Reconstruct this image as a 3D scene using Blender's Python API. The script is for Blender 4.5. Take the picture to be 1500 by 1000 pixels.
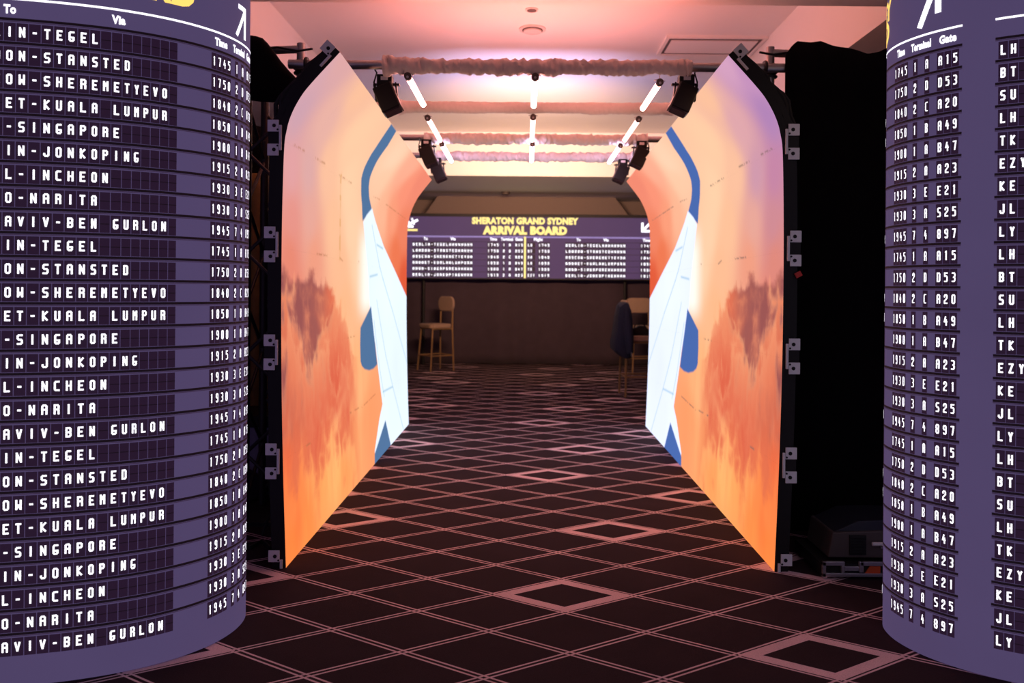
import bpy, bmesh, math, random
import numpy as np
from mathutils import Matrix, Vector

# ------------------------------------------------------------------ camera, world, exposure
scene = bpy.context.scene
for o in list(bpy.data.objects):
    bpy.data.objects.remove(o, do_unlink=True)
COL = scene.collection
F_PX, AX, AY, CAM_H, ROLL = 1167.0, 768.0, 423.0, 1.29, math.radians(0.45)
cam_data = bpy.data.cameras.new('camera')
cam = bpy.data.objects.new('camera', cam_data)
COL.objects.link(cam)
cam_data.sensor_width = 36.0
cam_data.lens = F_PX * 36.0 / 1500.0
cam_data.shift_x = (750 - AX) / 1500.0
cam_data.shift_y = (AY - 500) / 1500.0
cam_data.clip_start = 0.05
cam_data.dof.use_dof = True
cam_data.dof.focus_distance = 3.3
cam_data.dof.aperture_fstop = 2.8
cam.matrix_world = Matrix.Translation((0, 0, CAM_H)) @ Matrix.Rotation(math.pi / 2, 4, 'X') @ Matrix.Rotation(ROLL, 4, 'Z')
scene.camera = cam
vs = scene.view_settings
vs.view_transform = 'Standard'
vs.look = 'None'
vs.gamma = 1.0
vs.exposure = 0.0
vs.use_curve_mapping = False
world = bpy.data.worlds.new('world')
scene.world = world
world.use_nodes = True
world.node_tree.nodes['Background'].inputs[0].default_value = (0.02, 0.012, 0.02, 1)
world.node_tree.nodes['Background'].inputs[1].default_value = 0.3

LED = 1.0           # brightness of the tunnel screens
TUBE = 16.0         # brightness of the tube lamps



def wash(name, loc, rot, sx, sy, col, power, spread=180):
    """area light added as unseen fill; no fixture is modelled"""
    l = bpy.data.lights.new(name, 'AREA')
    l.shape = 'RECTANGLE'
    l.size, l.size_y = sx, sy
    l.color = col
    l.energy = power
    l.spread = math.radians(spread)
    o = bpy.data.objects.new(name, l)
    COL.objects.link(o)
    o.location = loc
    o.rotation_euler = rot
    return o


UP = math.pi
wash('added_ceiling_wash', (0.04, 4.36, 2.54), (UP, 0, 0), 1.5, 0.06, (1.0, 0.20, 0.15), 5)  # unseen lights added above the bars to tint the ceiling and far bulkhead
wash('added_ceiling_wash', (0.04, 5.33, 2.54), (UP, 0, 0), 1.5, 0.06, (1.0, 0.23, 0.14), 14)
wash('added_ceiling_wash', (0.04, 6.43, 2.54), (UP, 0, 0), 1.5, 0.06, (1.0, 0.24, 0.14), 24)
wash('added_ceiling_wash', (0.04, 7.36, 2.54), (math.radians(120), 0, 0), 1.4, 0.06, (0.70, 0.58, 1.0), 25, 120)
wash('added_ceiling_wash', (0.04, 7.30, 2.54), (math.radians(93), 0, 0), 1.3, 0.06, (1.0, 0.55, 0.28), 72, 85)
# unseen fill lights added behind the camera to brighten surfaces facing it
for hx_ in (-1.6, 1.6):
    wash('added_fill_light', (hx_, -0.6, 2.88), (0, 0, 0), 0.5, 0.5, (0.86, 0.72, 1.0), 20)

# ------------------------------------------------------------------ pixel helpers (direction only; the depth comes from what is touched)
cR, sR = math.cos(ROLL), math.sin(ROLL)


def unroll(u, v):
    x, y = u - AX, v - AY
    return x * cR + y * sR, -x * sR + y * cR


def at(u, v, d):
    x, y = unroll(u, v)
    return Vector((x * d / F_PX, d, CAM_H - y * d / F_PX))


def onfloor(u, v):
    x, y = unroll(u, v)
    d = F_PX * CAM_H / y
    return Vector((x * d / F_PX, d, 0))


def project(X, Y, Z):
    x = X / Y * F_PX
    y = (CAM_H - Z) / Y * F_PX
    return AX + x * cR - y * sR, AY + x * sR + y * cR


def lin(c):
    c = np.asarray(c, float) / 255.0
    return np.where(c <= 0.04045, c / 12.92, ((c + 0.055) / 1.055) ** 2.4)


def lin4(r, g, b):
    l = lin((r, g, b))
    return (float(l[0]), float(l[1]), float(l[2]), 1.0)


# ------------------------------------------------------------------ materials
def new_mat(name):
    m = bpy.data.materials.new(name)
    m.use_nodes = True
    nt = m.node_tree
    nt.nodes.clear()
    out = nt.nodes.new('ShaderNodeOutputMaterial')
    return m, nt, out


def surf(name, col, rough=0.6, metal=0.0, var=0.12, scale=20.0, bump=0.0, sheen=0.0, spec=0.5):
    m, nt, out = new_mat(name)
    b = nt.nodes.new('ShaderNodeBsdfPrincipled')
    tc = nt.nodes.new('ShaderNodeTexCoord')
    n = nt.nodes.new('ShaderNodeTexNoise')
    n.inputs['Scale'].default_value = scale
    n.inputs['Detail'].default_value = 4
    nt.links.new(tc.outputs['Object'], n.inputs['Vector'])
    mr = nt.nodes.new('ShaderNodeMapRange')
    mr.inputs['To Min'].default_value = 1 - var
    mr.inputs['To Max'].default_value = 1 + var
    nt.links.new(n.outputs['Fac'], mr.inputs['Value'])
    mul = nt.nodes.new('ShaderNodeVectorMath')
    mul.operation = 'SCALE'
    mul.inputs[0].default_value = col[:3]
    nt.links.new(mr.outputs[0], mul.inputs['Scale'])
    nt.links.new(mul.outputs[0], b.inputs['Base Color'])
    b.inputs['Roughness'].default_value = rough
    b.inputs['Metallic'].default_value = metal
    b.inputs['Specular IOR Level'].default_value = spec
    b.inputs['Sheen Weight'].default_value = sheen
    if bump:
        bp = nt.nodes.new('ShaderNodeBump')
        bp.inputs['Strength'].default_value = bump
        bp.inputs['Distance'].default_value = 0.01
        nt.links.new(n.outputs['Fac'], bp.inputs['Height'])
        nt.links.new(bp.outputs[0], b.inputs['Normal'])
    nt.links.new(b.outputs[0], out.inputs[0])
    return m


def glow(name, col, strength=1.0):
    m, nt, out = new_mat(name)
    e = nt.nodes.new('ShaderNodeEmission')
    e.inputs[0].default_value = col
    e.inputs[1].default_value = strength
    nt.links.new(e.outputs[0], out.inputs[0])
    return m


def screen_mat(name, col, strength=1.0):
    """self-lit LED surface with a dull dark face that also catches room light"""
    m, nt, out = new_mat(name)
    b = nt.nodes.new('ShaderNodeBsdfPrincipled')
    b.inputs['Base Color'].default_value = (0.045, 0.04, 0.045, 1)
    b.inputs['Roughness'].default_value = 0.75
    b.inputs['Specular IOR Level'].default_value = 0.2
    tc = nt.nodes.new('ShaderNodeTexCoord')
    n = nt.nodes.new('ShaderNodeTexNoise')
    n.inputs['Scale'].default_value = 3.0
    nt.links.new(tc.outputs['Object'], n.inputs['Vector'])
    mr = nt.nodes.new('ShaderNodeMapRange')
    mr.inputs['To Min'].default_value = strength * 0.93
    mr.inputs['To Max'].default_value = strength * 1.07
    nt.links.new(n.outputs['Fac'], mr.inputs['Value'])
    b.inputs['Emission Color'].default_value = col
    nt.links.new(mr.outputs[0], b.inputs['Emission Strength'])
    nt.links.new(b.outputs[0], out.inputs[0])
    return m


M = {}
M['paint'] = surf('white_ceiling_paint', (0.80, 0.77, 0.75), 0.8, var=0.02, scale=3)
M['dark_wall'] = surf('dark_wall_paint', (0.035, 0.030, 0.034), 0.9)
M['brown_wall'] = surf('taupe_bulkhead_paint', (0.20, 0.15, 0.13), 0.85, var=0.05)
M['drape'] = surf('black_drape_cloth', (0.007, 0.006, 0.007), 0.95, sheen=0.05, spec=0.05, var=0.2)
M['backdrape'] = surf('haze_lifted_black_drape', (0.055, 0.038, 0.05), 0.95, sheen=0.1, spec=0.1, var=0.2, scale=6)  # black drape with its colour lifted to stand in for haze
M['gold_cloth'] = surf('gold_brocade_cloth', (0.24, 0.14, 0.03), 0.6, var=0.6, scale=9)
M['black'] = surf('black_powder_coat', (0.012, 0.011, 0.012), 0.55, spec=0.3)
M['black_soft'] = surf('black_plastic', (0.009, 0.008, 0.0085), 0.5, spec=0.25)
M['alu'] = surf('brushed_aluminium', (0.55, 0.53, 0.55), 0.38, 0.85, var=0.1, scale=60)
M['plate'] = surf('zinc_plate', (0.92, 0.90, 0.94), 0.5, 0.1, var=0.06, scale=40)
M['truss'] = surf('dark_truss_metal', (0.06, 0.055, 0.055), 0.45, 0.6)
M['fabric'] = surf('white_stretch_fabric', (0.74, 0.68, 0.65), 0.9, var=0.07, scale=40, bump=0.3, sheen=0.2)
M['wood'] = surf('gold_brown_metal', (0.26, 0.15, 0.06), 0.5, 0.2)
M['pad'] = surf('tan_upholstery', (0.30, 0.20, 0.14), 0.85, var=0.1)
M['jacket'] = surf('navy_jacket_cloth', (0.010, 0.014, 0.038), 0.9, var=0.25, scale=25, bump=0.3)
M['case'] = surf('brown_grey_plastic', (0.085, 0.062, 0.058), 0.6)
M['case_dark'] = surf('blue_black_plastic', (0.02, 0.022, 0.035), 0.5)
M['orange'] = surf('orange_sticker', (0.75, 0.10, 0.02), 0.6)
M['grey'] = surf('slate_grey_laminate', (0.30, 0.28, 0.38), 0.7)
M['white_label'] = surf('white_sticker', (0.8, 0.75, 0.75), 0.7)
M['grille'] = surf('off_white_grille', (0.62, 0.58, 0.57), 0.7)
M['gap'] = surf('dark_shadow_gap', (0.10, 0.085, 0.085), 0.9)
M['red'] = surf('red_tag', (0.65, 0.03, 0.02), 0.5)
M['lens'] = surf('dark_glass_lens', (0.03, 0.02, 0.025), 0.12, var=0.05)
M['cable'] = surf('black_rubber_cable', (0.012, 0.011, 0.011), 0.6)
M['tube0'] = glow('lit_tube_lamp_rose', (1.0, 0.36, 0.30, 1), TUBE * 1.5)
M['tube1'] = glow('lit_tube_lamp_peach', (1.0, 0.46, 0.42, 1), TUBE * 0.45)
M['tube2'] = glow('lit_tube_lamp_lilac', (0.85, 0.65, 1.0, 1), TUBE * 1.3)
M['board_bg'] = screen_mat('screen_violet', lin4(78, 66, 103), 0.95)
M['board_tile'] = screen_mat('screen_dark_flap', lin4(40, 22, 46), 0.75)
M['board_tile_hi'] = screen_mat('screen_flap_edge', lin4(62, 46, 74), 0.8)
M['board_line'] = screen_mat('screen_black_rule', lin4(22, 10, 20), 0.5)
M['board_white'] = screen_mat('screen_white', (0.93, 0.90, 1.0, 1), 1.7)
M['board_yellow'] = screen_mat('screen_yellow', (1.0, 0.62, 0.14, 1), 1.3)
M['far_bg'] = screen_mat('far_screen_violet', lin4(72, 52, 92), 0.95)
M['far_yellow'] = screen_mat('far_screen_yellow', (1.0, 0.80, 0.26, 1), 1.25)
M['far_rule'] = screen_mat('far_screen_lilac', lin4(150, 130, 190), 1.0)


def carpet_material():
    m, nt, out = new_mat('diamond_carpet')
    N, L = nt.nodes, nt.links

    def math_(op, a, b=None, c=None):
        n = N.new('ShaderNodeMath')
        n.operation = op
        for i, v in enumerate((a, b, c)):
            if v is None:
                continue
            if isinstance(v, (int, float)):
                n.inputs[i].default_value = v
            else:
                L.new(v, n.inputs[i])
        return n.outputs[0]
    tc = N.new('ShaderNodeTexCoord')
    sep = N.new('ShaderNodeSeparateXYZ')
    L.new(tc.outputs['Object'], sep.inputs[0])
    x, y = sep.outputs[0], sep.outputs[1]
    SX, SY, PA, PB, TH = 0.593495, 0.360139, 0.118676, 0.438955, math.radians(-0.14035)
    xr = math_('ADD', math_('MULTIPLY', x, math.cos(TH)), math_('MULTIPLY', y, math.sin(TH)))
    yr = math_('ADD', math_('MULTIPLY', x, -math.sin(TH)), math_('MULTIPLY', y, math.cos(TH)))
    xs, ys = math_('DIVIDE', xr, SX), math_('DIVIDE', yr, SY)
    a = math_('SUBTRACT', math_('ADD', xs, ys), PA)
    b = math_('SUBTRACT', math_('SUBTRACT', xs, ys), PB)
    ia, ib = math_('FLOOR', a), math_('FLOOR', b)
    fa, fb = math_('SUBTRACT', a, ia), math_('SUBTRACT', b, ib)

    def edge(f):
        return math_('MINIMUM', f, math_('SUBTRACT', 1.0, f))
    ea, eb = edge(fa), edge(fb)

    def line(e):                     # two fine stripes each side of the lattice line
        return math_('SMOOTH_MIN', 1.0, math_('MULTIPLY', math_('MAXIMUM', math_('SUBTRACT', 0.016, math_('ABSOLUTE', math_('SUBTRACT', e, 0.033))), 0.0), 160.0), 0.1)
    lines = math_('MAXIMUM', line(ea), line(eb))
    S = math_('ADD', ia, ib)
    D = math_('FLOORED_MODULO', math_('SUBTRACT', ia, ib), 12.0)
    hi = None
    for s, mm in ((-1, 7), (0, 0), (2, 4), (-5, 1), (-6, 8), (-6, 4), (3, 9), (7, 1), (8, 8), (-9, 11), (-10, 2), (12, 4), (-13, 7)):
        k = math_('MULTIPLY', math_('COMPARE', S, s, 0.3), math_('COMPARE', D, mm, 0.3))
        hi = k if hi is None else math_('MAXIMUM', hi, k)
    emin = math_('MINIMUM', ea, eb)
    band = math_('MULTIPLY', hi, math_('LESS_THAN', emin, 0.150))
    mask = math_('MAXIMUM', lines, band)
    n1 = N.new('ShaderNodeTexNoise')
    n1.inputs['Scale'].default_value = 220
    n1.inputs['Detail'].default_value = 3
    L.new(tc.outputs['Object'], n1.inputs['Vector'])
    n2 = N.new('ShaderNodeTexNoise')
    n2.inputs['Scale'].default_value = 4
    n2.inputs['Detail'].default_value = 5
    L.new(tc.outputs['Object'], n2.inputs['Vector'])
    fac = math_('MULTIPLY', math_('ADD', 0.6, math_('MULTIPLY', n1.outputs['Fac'], 0.8)), math_('ADD', 0.75, math_('MULTIPLY', n2.outputs['Fac'], 0.5)))
    mix = N.new('ShaderNodeMix')
    mix.data_type = 'RGBA'
    L.new(mask, mix.inputs['Factor'])
    mix.inputs['A'].default_value = (0.029, 0.016, 0.020, 1)
    mix.inputs['B'].default_value = (0.66, 0.45, 0.48, 1)
    sc = N.new('ShaderNodeVectorMath')
    sc.operation = 'SCALE'
    L.new(mix.outputs['Result'], sc.inputs[0])
    L.new(fac, sc.inputs['Scale'])
    bs = N.new('ShaderNodeBsdfPrincipled')
    bs.inputs['Roughness'].default_value = 0.95
    bs.inputs['Specular IOR Level'].default_value = 0.08
    L.new(sc.outputs[0], bs.inputs['Base Color'])
    bp = N.new('ShaderNodeBump')
    bp.inputs['Strength'].default_value = 0.35
    bp.inputs['Distance'].default_value = 0.004
    L.new(n1.outputs['Fac'], bp.inputs['Height'])
    L.new(bp.outputs[0], bs.inputs['Normal'])
    L.new(bs.outputs[0], out.inputs[0])
    return m


M['carpet'] = carpet_material()


def led_material():
    m, nt, out = new_mat('led_picture')
    at_ = nt.nodes.new('ShaderNodeAttribute')
    at_.attribute_name = 'picture'
    e = nt.nodes.new('ShaderNodeEmission')
    nt.links.new(at_.outputs['Color'], e.inputs[0])
    e.inputs[1].default_value = LED
    nt.links.new(e.outputs[0], out.inputs[0])
    return m


M['led'] = led_material()


# ------------------------------------------------------------------ mesh helpers
class MB:
    def __init__(self):
        self.v, self.f, self.smooth = [], [], False

    def add(self, vs_, fs):
        k = len(self.v)
        self.v += [tuple(p) for p in vs_]
        self.f += [tuple(i + k for i in f) for f in fs]
        return self

    def box(self, lo, hi, mat=None):
        (x0, y0, z0), (x1, y1, z1) = lo, hi
        vs_ = [Vector(p) for p in ((x0, y0, z0), (x1, y0, z0), (x1, y1, z0), (x0, y1, z0), (x0, y0, z1), (x1, y0, z1), (x1, y1, z1), (x0, y1, z1))]
        if mat is not None:
            vs_ = [mat @ p for p in vs_]
        return self.add(vs_, [(0, 3, 2, 1), (4, 5, 6, 7), (0, 1, 5, 4), (1, 2, 6, 5), (2, 3, 7, 6), (3, 0, 4, 7)])

    def cbox(self, c, s, mat=None):
        return self.box([c[i] - s[i] / 2 for i in range(3)], [c[i] + s[i] / 2 for i in range(3)], mat)

    def tube(self, pts, r, n=10, cap=True, radii=None):
        pts = [Vector(p) for p in pts]
        rings = []
        up = None
        for i, p in enumerate(pts):
            t = (pts[min(i + 1, len(pts) - 1)] - pts[max(i - 1, 0)]).normalized()
            if up is None:
                up = Vector((0, 0, 1)) if abs(t.z) < 0.9 else Vector((1, 0, 0))
            s = t.cross(up).normalized()
            up = s.cross(t).normalized()
            rr = radii[i] if radii else r
            rings.append([p + (s * math.cos(2 * math.pi * k / n) + up * math.sin(2 * math.pi * k / n)) * rr for k in range(n)])
        vs_ = [q for ring in rings for q in ring]
        fs = []
        for i in range(len(pts) - 1):
            for k in range(n):
                a, b = i * n + k, i * n + (k + 1) % n
                fs.append((a, b, b + n, a + n))
        if cap:
            fs.append(tuple(range(n))[::-1])
            fs.append(tuple(range((len(pts) - 1) * n, len(pts) * n)))
        self.smooth = True
        return self.add(vs_, fs)

    def prism(self, poly, d0, d1, axis='Y', mat=None):
        def pt(a, b, d):
            p = {'X': (d, a, b), 'Y': (a, d, b), 'Z': (a, b, d)}[axis]
            return mat @ Vector(p) if mat is not None else Vector(p)
        n = len(poly)
        vs_ = [pt(a, b, d0) for a, b in poly] + [pt(a, b, d1) for a, b in poly]
        fs = [tuple(range(n))[::-1], tuple(range(n, 2 * n))] + [(i, (i + 1) % n, (i + 1) % n + n, i + n) for i in range(n)]
        return self.add(vs_, fs)

    def build(self, name, mat, parent=None, bevel=0.0, smooth=None, seg=2):
        me = bpy.data.meshes.new(name)
        me.from_pydata(self.v, [], self.f)
        bm = bmesh.new()
        bm.from_mesh(me)
        bmesh.ops.recalc_face_normals(bm, faces=bm.faces)
        if bevel:
            ed = [e for e in bm.edges if len(e.link_faces) == 2 and e.calc_face_angle(0) > 0.6]
            bmesh.ops.bevel(bm, geom=ed, offset=bevel, segments=seg, affect='EDGES', profile=0.5, clamp_overlap=True)
        sm = self.smooth if smooth is None else smooth
        for fc in bm.faces:
            fc.smooth = sm
        if sm:
            for e in bm.edges:
                if len(e.link_faces) == 2 and e.calc_face_angle(0) > 0.7:
                    e.smooth = False
        bm.to_mesh(me)
        bm.free()
        o = bpy.data.objects.new(name, me)
        COL.objects.link(o)
        for mm in (mat if isinstance(mat, (list, tuple)) else [mat]):
            me.materials.append(mm)
        o.parent = parent
        return o


def empty(name, loc, label, cat, group=None, rot=(0, 0, 0)):
    o = bpy.data.objects.new(name, None)
    o.empty_display_size = 0.1
    COL.objects.link(o)
    o.location = loc
    o.rotation_euler = rot
    return tag(o, label, cat, group)


def tag(o, label, cat, group=None):
    o['label'] = label
    o['category'] = cat
    if group:
        o['group'] = group
    return o


def world_parent(o, parent):
    """parent while keeping the mesh where its world coordinates put it"""
    o.parent = parent
    o.matrix_parent_inverse = Matrix.Translation(parent.location).inverted()
    return o


def structure(o):
    o['kind'] = 'structure'
    return o


# ------------------------------------------------------------------ room shell
XL, XR, YN, YF = -6.0, 6.0, -5.0, 14.6
Z_LOW, Z_TRAY = 2.90, 3.524
TRX0, TRX1, TRY0, TRY1 = -2.015, 2.13, 4.50, 11.38
structure(MB().box((XL, YN, -0.05), (XR, YF, 0)).build('floor', M['carpet']))
mb = MB()
mb.box((XL, YN, Z_LOW), (TRX0, YF, Z_TRAY + 0.1)).box((TRX1, YN, Z_LOW), (XR, YF, Z_TRAY + 0.1))
mb.box((TRX0, YN, Z_LOW), (TRX1, TRY0, Z_TRAY + 0.1)).box((TRX0, TRY1, Z_LOW), (TRX1, YF, Z_TRAY + 0.1))
mb.box((TRX0, TRY0, Z_TRAY), (TRX1, TRY1, Z_TRAY + 0.1))
structure(mb.build('ceiling', M['paint']))
structure(MB().box((XL - 0.1, YN, 0), (XL, YF, 3.6)).build('wall_left', M['dark_wall']))
structure(MB().box((XR, YN, 0), (XR + 0.1, YF, 3.6)).build('wall_right', M['dark_wall']))
structure(MB().box((XL, YF, 0), (XR, YF + 0.1, 3.6)).build('wall_back', M['brown_wall']))
structure(MB().box((XL, YN - 0.1, 0), (XR, YN, 3.6)).build('wall_front', M['dark_wall']))
# sloped-ended bulkhead over the arrival board
pp = [at(641, 287, 13.95), at(900, 288, 13.95), at(924, 320, 13.95), at(618, 320, 13.95)]
structure(MB().prism([(p.x, p.z) for p in pp], 13.95, 14.3).build('trim_1', M['brown_wall']))


# ceiling fittings
def disc(mbx, c, r, z0, z1, n=28):
    poly = [(c[0] + r * math.cos(2 * math.pi * k / n), c[1] + r * math.sin(2 * math.pi * k / n)) for k in range(n)]
    return mbx.prism(poly, z0, z1, 'Z')


def on_ceiling(u, v, z):
    x, y = unroll(u, v)
    d = F_PX * (CAM_H - z) / y
    return Vector((x * d / F_PX, d, z))


c = on_ceiling(780, 42, Z_TRAY)
e = empty('ceiling_speaker', c, 'round white ceiling speaker, the larger disc over the tunnel entrance', 'ceiling speaker')
disc(MB(), (0, 0), 0.115, -0.012, 0).build('rim', M['grille'], e)
disc(MB(), (0, 0), 0.088, -0.02, -0.012).build('grille', M['gap'], e)
disc(MB(), (0, 0), 0.078, -0.03, -0.02).build('cover', M['grille'], e)
c = on_ceiling(779, 13.5, Z_TRAY)
e = empty('downlight', c, 'small unlit recessed downlight near the front edge of the ceiling tray', 'downlight')
disc(MB(), (0, 0), 0.052, -0.01, 0).build('rim', M['grille'], e)
disc(MB(), (0, 0), 0.038, -0.014, -0.01).build('lamp', M['gap'], e)
q = [on_ceiling(*p, Z_TRAY) for p in ((977, 53.5), (1118, 53.5), (1098, 77.5), (970, 77.5))]
x0, x1 = (q[0].x + q[3].x) / 2, (q[1].x + q[2].x) / 2
y0, y1 = (q[0].y + q[1].y) / 2, (q[2].y + q[3].y) / 2
e = empty('air_vent', ((x0 + x1) / 2, (y0 + y1) / 2, Z_TRAY), 'rectangular flush air vent panel in the ceiling tray above right screen wall', 'air vent')
hx, hy = abs(x1 - x0) / 2, abs(y1 - y0) / 2
MB().box((-hx, -hy, -0.012), (hx, hy, 0)).build('backing', M['gap'], e)
MB().box((-hx + 0.03, -hy + 0.07, -0.02), (hx - 0.03, hy - 0.05, -0.012)).build('panel', M['paint'], e)
fr = MB()
fr.box((-hx - 0.03, -hy - 0.03, -0.022), (-hx, hy + 0.03, 0)).box((hx, -hy - 0.03, -0.022), (hx + 0.03, hy + 0.03, 0))
fr.box((-hx, -hy - 0.03, -0.022), (hx, -hy, 0)).box((-hx, hy, -0.022), (hx, hy + 0.03, 0))
fr.build('frame', M['paint'], e)
c = on_ceiling(741, 281, Z_LOW)
e = empty('smoke_detector', c, 'small dark round detector under the far low ceiling', 'detector')
disc(MB(), (0, 0), 0.06, -0.045, -0.01).build('body', M['case'], e, bevel=0.008)
disc(MB(), (0, 0), 0.075, -0.01, 0).build('base', M['case'], e)

# ------------------------------------------------------------------ LED tunnel walls
WY0, WY1 = 3.66, 7.55
# outline of the wall in (distance from the tunnel's middle, height)
XMID = 0.037
PROF_N = [(1.122, 0.0), (1.140, 0.50), (1.151, 1.00), (1.153, 1.50), (1.146, 1.90), (1.134, 2.01), (1.112, 2.085), (1.070, 2.165), (1.018, 2.232), (0.892, 2.371)]
PROF_F = [(1.122, 0.0), (1.140, 0.50), (1.151, 1.00), (1.153, 1.45), (1.150, 1.80), (1.136, 1.93), (1.112, 2.02), (1.075, 2.105), (1.030, 2.178), (0.922, 2.316)]


def resample(P, n):
    P = np.array(P, float)
    # Catmull-Rom then equal arc length
    Q = np.vstack([2 * P[0] - P[1], P, 2 * P[-1] - P[-2]])
    out = []
    for i in range(1, len(Q) - 2):
        for t in np.linspace(0, 1, 24, endpoint=False):
            p0, p1, p2, p3 = Q[i - 1], Q[i], Q[i + 1], Q[i + 2]
            out.append(0.5 * ((2 * p1) + (-p0 + p2) * t + (2 * p0 - 5 * p1 + 4 * p2 - p3) * t * t + (-p0 + 3 * p1 - 3 * p2 + p3) * t ** 3))
    out.append(P[-1])
    out = np.array(out)
    s = np.concatenate([[0], np.cumsum(np.hypot(*np.diff(out, axis=0).T))])
    ss = np.linspace(0, s[-1], n)
    return np.stack([np.interp(ss, s, out[:, 0]), np.interp(ss, s, out[:, 1])], 1), s[-1]


NS = 401
PN, HS = resample(PROF_N, NS)
PF, _ = resample(PROF_F, NS)
SARR = np.linspace(0, 1, NS)


def wall_point(side, t, s):
    """t 0..1 along the tunnel, s 0..1 up the outline -> x,y,z arrays on the picture face"""
    rn, zn = np.interp(s, SARR, PN[:, 0]), np.interp(s, SARR, PN[:, 1])
    rf, zf = np.interp(s, SARR, PF[:, 0]), np.interp(s, SARR, PF[:, 1])
    r, z = rn + (rf - rn) * t, zn + (zf - zn) * t
    return XMID + side * r, WY0 + (WY1 - WY0) * t, z


_tg, _sg = np.meshgrid(np.linspace(0, 1, 500), np.linspace(0, 1, 700), indexing='ij')
_xg, _yg, _zg = wall_point(-1, _tg, _sg)
_ug, _vg = project(_xg, _yg, _zg)


def pix2wall(u, v):
    i = np.argmin((_ug - u) ** 2 + (_vg - v) ** 2)
    return _tg.flat[i], _sg.flat[i]


_rng = np.random.default_rng(5)
_LAT = _rng.random((64, 64))


def vnoise(x, y):
    xi, yi = np.floor(x).astype(int), np.floor(y).astype(int)
    xf, yf = x - xi, y - yi
    xf, yf = xf * xf * (3 - 2 * xf), yf * yf * (3 - 2 * yf)
    g = lambda i, j: _LAT[i % 64, j % 64]
    return (g(xi, yi) * (1 - xf) + g(xi + 1, yi) * xf) * (1 - yf) + (g(xi, yi + 1) * (1 - xf) + g(xi + 1, yi + 1) * xf) * yf


def fbm(x, y, o=5):
    s, a, n = 0, 0.5, 0
    for k in range(o):
        s = s + a * vnoise(x * 2 ** k + 17.3 * k, y * 2 ** k + 9.1 * k)
        n += a
        a *= 0.55
    return s / n


def inside(poly, t, s):
    r = np.zeros(t.shape, bool)
    n = len(poly)
    for i in range(n):
        (x0, y0), (x1, y1) = poly[i], poly[(i + 1) % n]
        if y0 == y1:
            continue
        cond = ((y0 > s) != (y1 > s)) & (t < (x1 - x0) * (s - y0) / (y1 - y0) + x0)
        r ^= cond
    return r


def seg_dist(a, b, t, s):
    """distance in metres on the unrolled wall"""
    Lx, Ly = WY1 - WY0, HS
    ax, ay, bx, by = a[0] * Lx, a[1] * Ly, b[0] * Lx, b[1] * Ly
    px, py = t * Lx - ax, s * Ly - ay
    dx, dy = bx - ax, by - ay
    k = np.clip((px * dx + py * dy) / max(dx * dx + dy * dy, 1e-9), 0, 1)
    return np.hypot(px - k * dx, py - k * dy)


def poly_cover(poly, t, s, soft=0.006):
    d = np.full(t.shape, 9.0)
    for i in range(len(poly)):
        d = np.minimum(d, seg_dist(poly[i], poly[(i + 1) % len(poly)], t, s))
    sd = np.where(inside(poly, t, s), d, -d)
    return np.clip(sd / (2 * soft) + 0.5, 0, 1)


def smooth(x, a, b):
    k = np.clip((x - a) / (b - a), 0, 1)
    return k * k * (3 - 2 * k)


W = lambda pts: [pix2wall(*p) for p in pts]
STRIPE = W([(577, 179), (550, 217), (540, 233), (533.5, 246), (529.5, 261), (529, 275), (530, 300), (531, 324), (536, 318), (545, 308), (541, 288), (540, 275), (542, 260), (550, 240), (568, 213), (587, 187), (583, 182)])
WING = W([(532, 325), (537, 315), (545, 305), (550, 324), (562, 360), (580, 399), (595.6, 434)]) + [(1.02, pix2wall(597, 438)[1]), (1.02, -0.02)] + \
    [(pix2wall(572, 653)[0], -0.02)] + W([(571, 652), (564, 618), (549.5, 666), (549, 660), (556, 612), (560.5, 592), (557, 566), (554.5, 544), (550, 505), (544, 475), (541.6, 448), (539.5, 405), (538, 385), (534, 345)])
FAIR = W([(543.4, 448.5), (528, 479.5), (527.5, 505), (528, 529), (530, 536), (534, 540.5), (541, 542.5), (547, 540), (552.5, 533.5), (549.5, 505), (546.5, 478)])
TRI = W([(564.5, 615), (573, 652)]) + [(pix2wall(573, 655)[0], -0.02), (pix2wall(549, 682)[0], -0.02)] + W([(549, 678), (549, 665)])
WLINES = [W(p) for p in ([(545, 330), (556, 390), (561, 408), (575, 455), (596, 530)], [(552, 440), (565, 520), (576, 568), (591, 628)], [(548, 470), (557, 545), (563, 580)],
                         [(552, 358), (561, 364)], [(542, 405), (553, 402)], [(561, 574), (575, 566)])]
SEAMS = [W(p) for p in ([(430, 211), (446, 221)], [(462, 231), (476, 240)], [(497, 256), (515, 268)], [(547, 288), (558, 293)], [(565, 299), (594, 320)],
                        [(464, 372), (480, 374)], [(498, 377), (502, 382)], [(525, 383), (528, 382)], [(510, 495), (521, 492)], [(512, 605), (526, 597)], [(530, 596), (550, 577)], [(449, 653), (455, 649)])]
VSEAM = W([(500, 256), (499, 300), (498, 377)])
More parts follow.
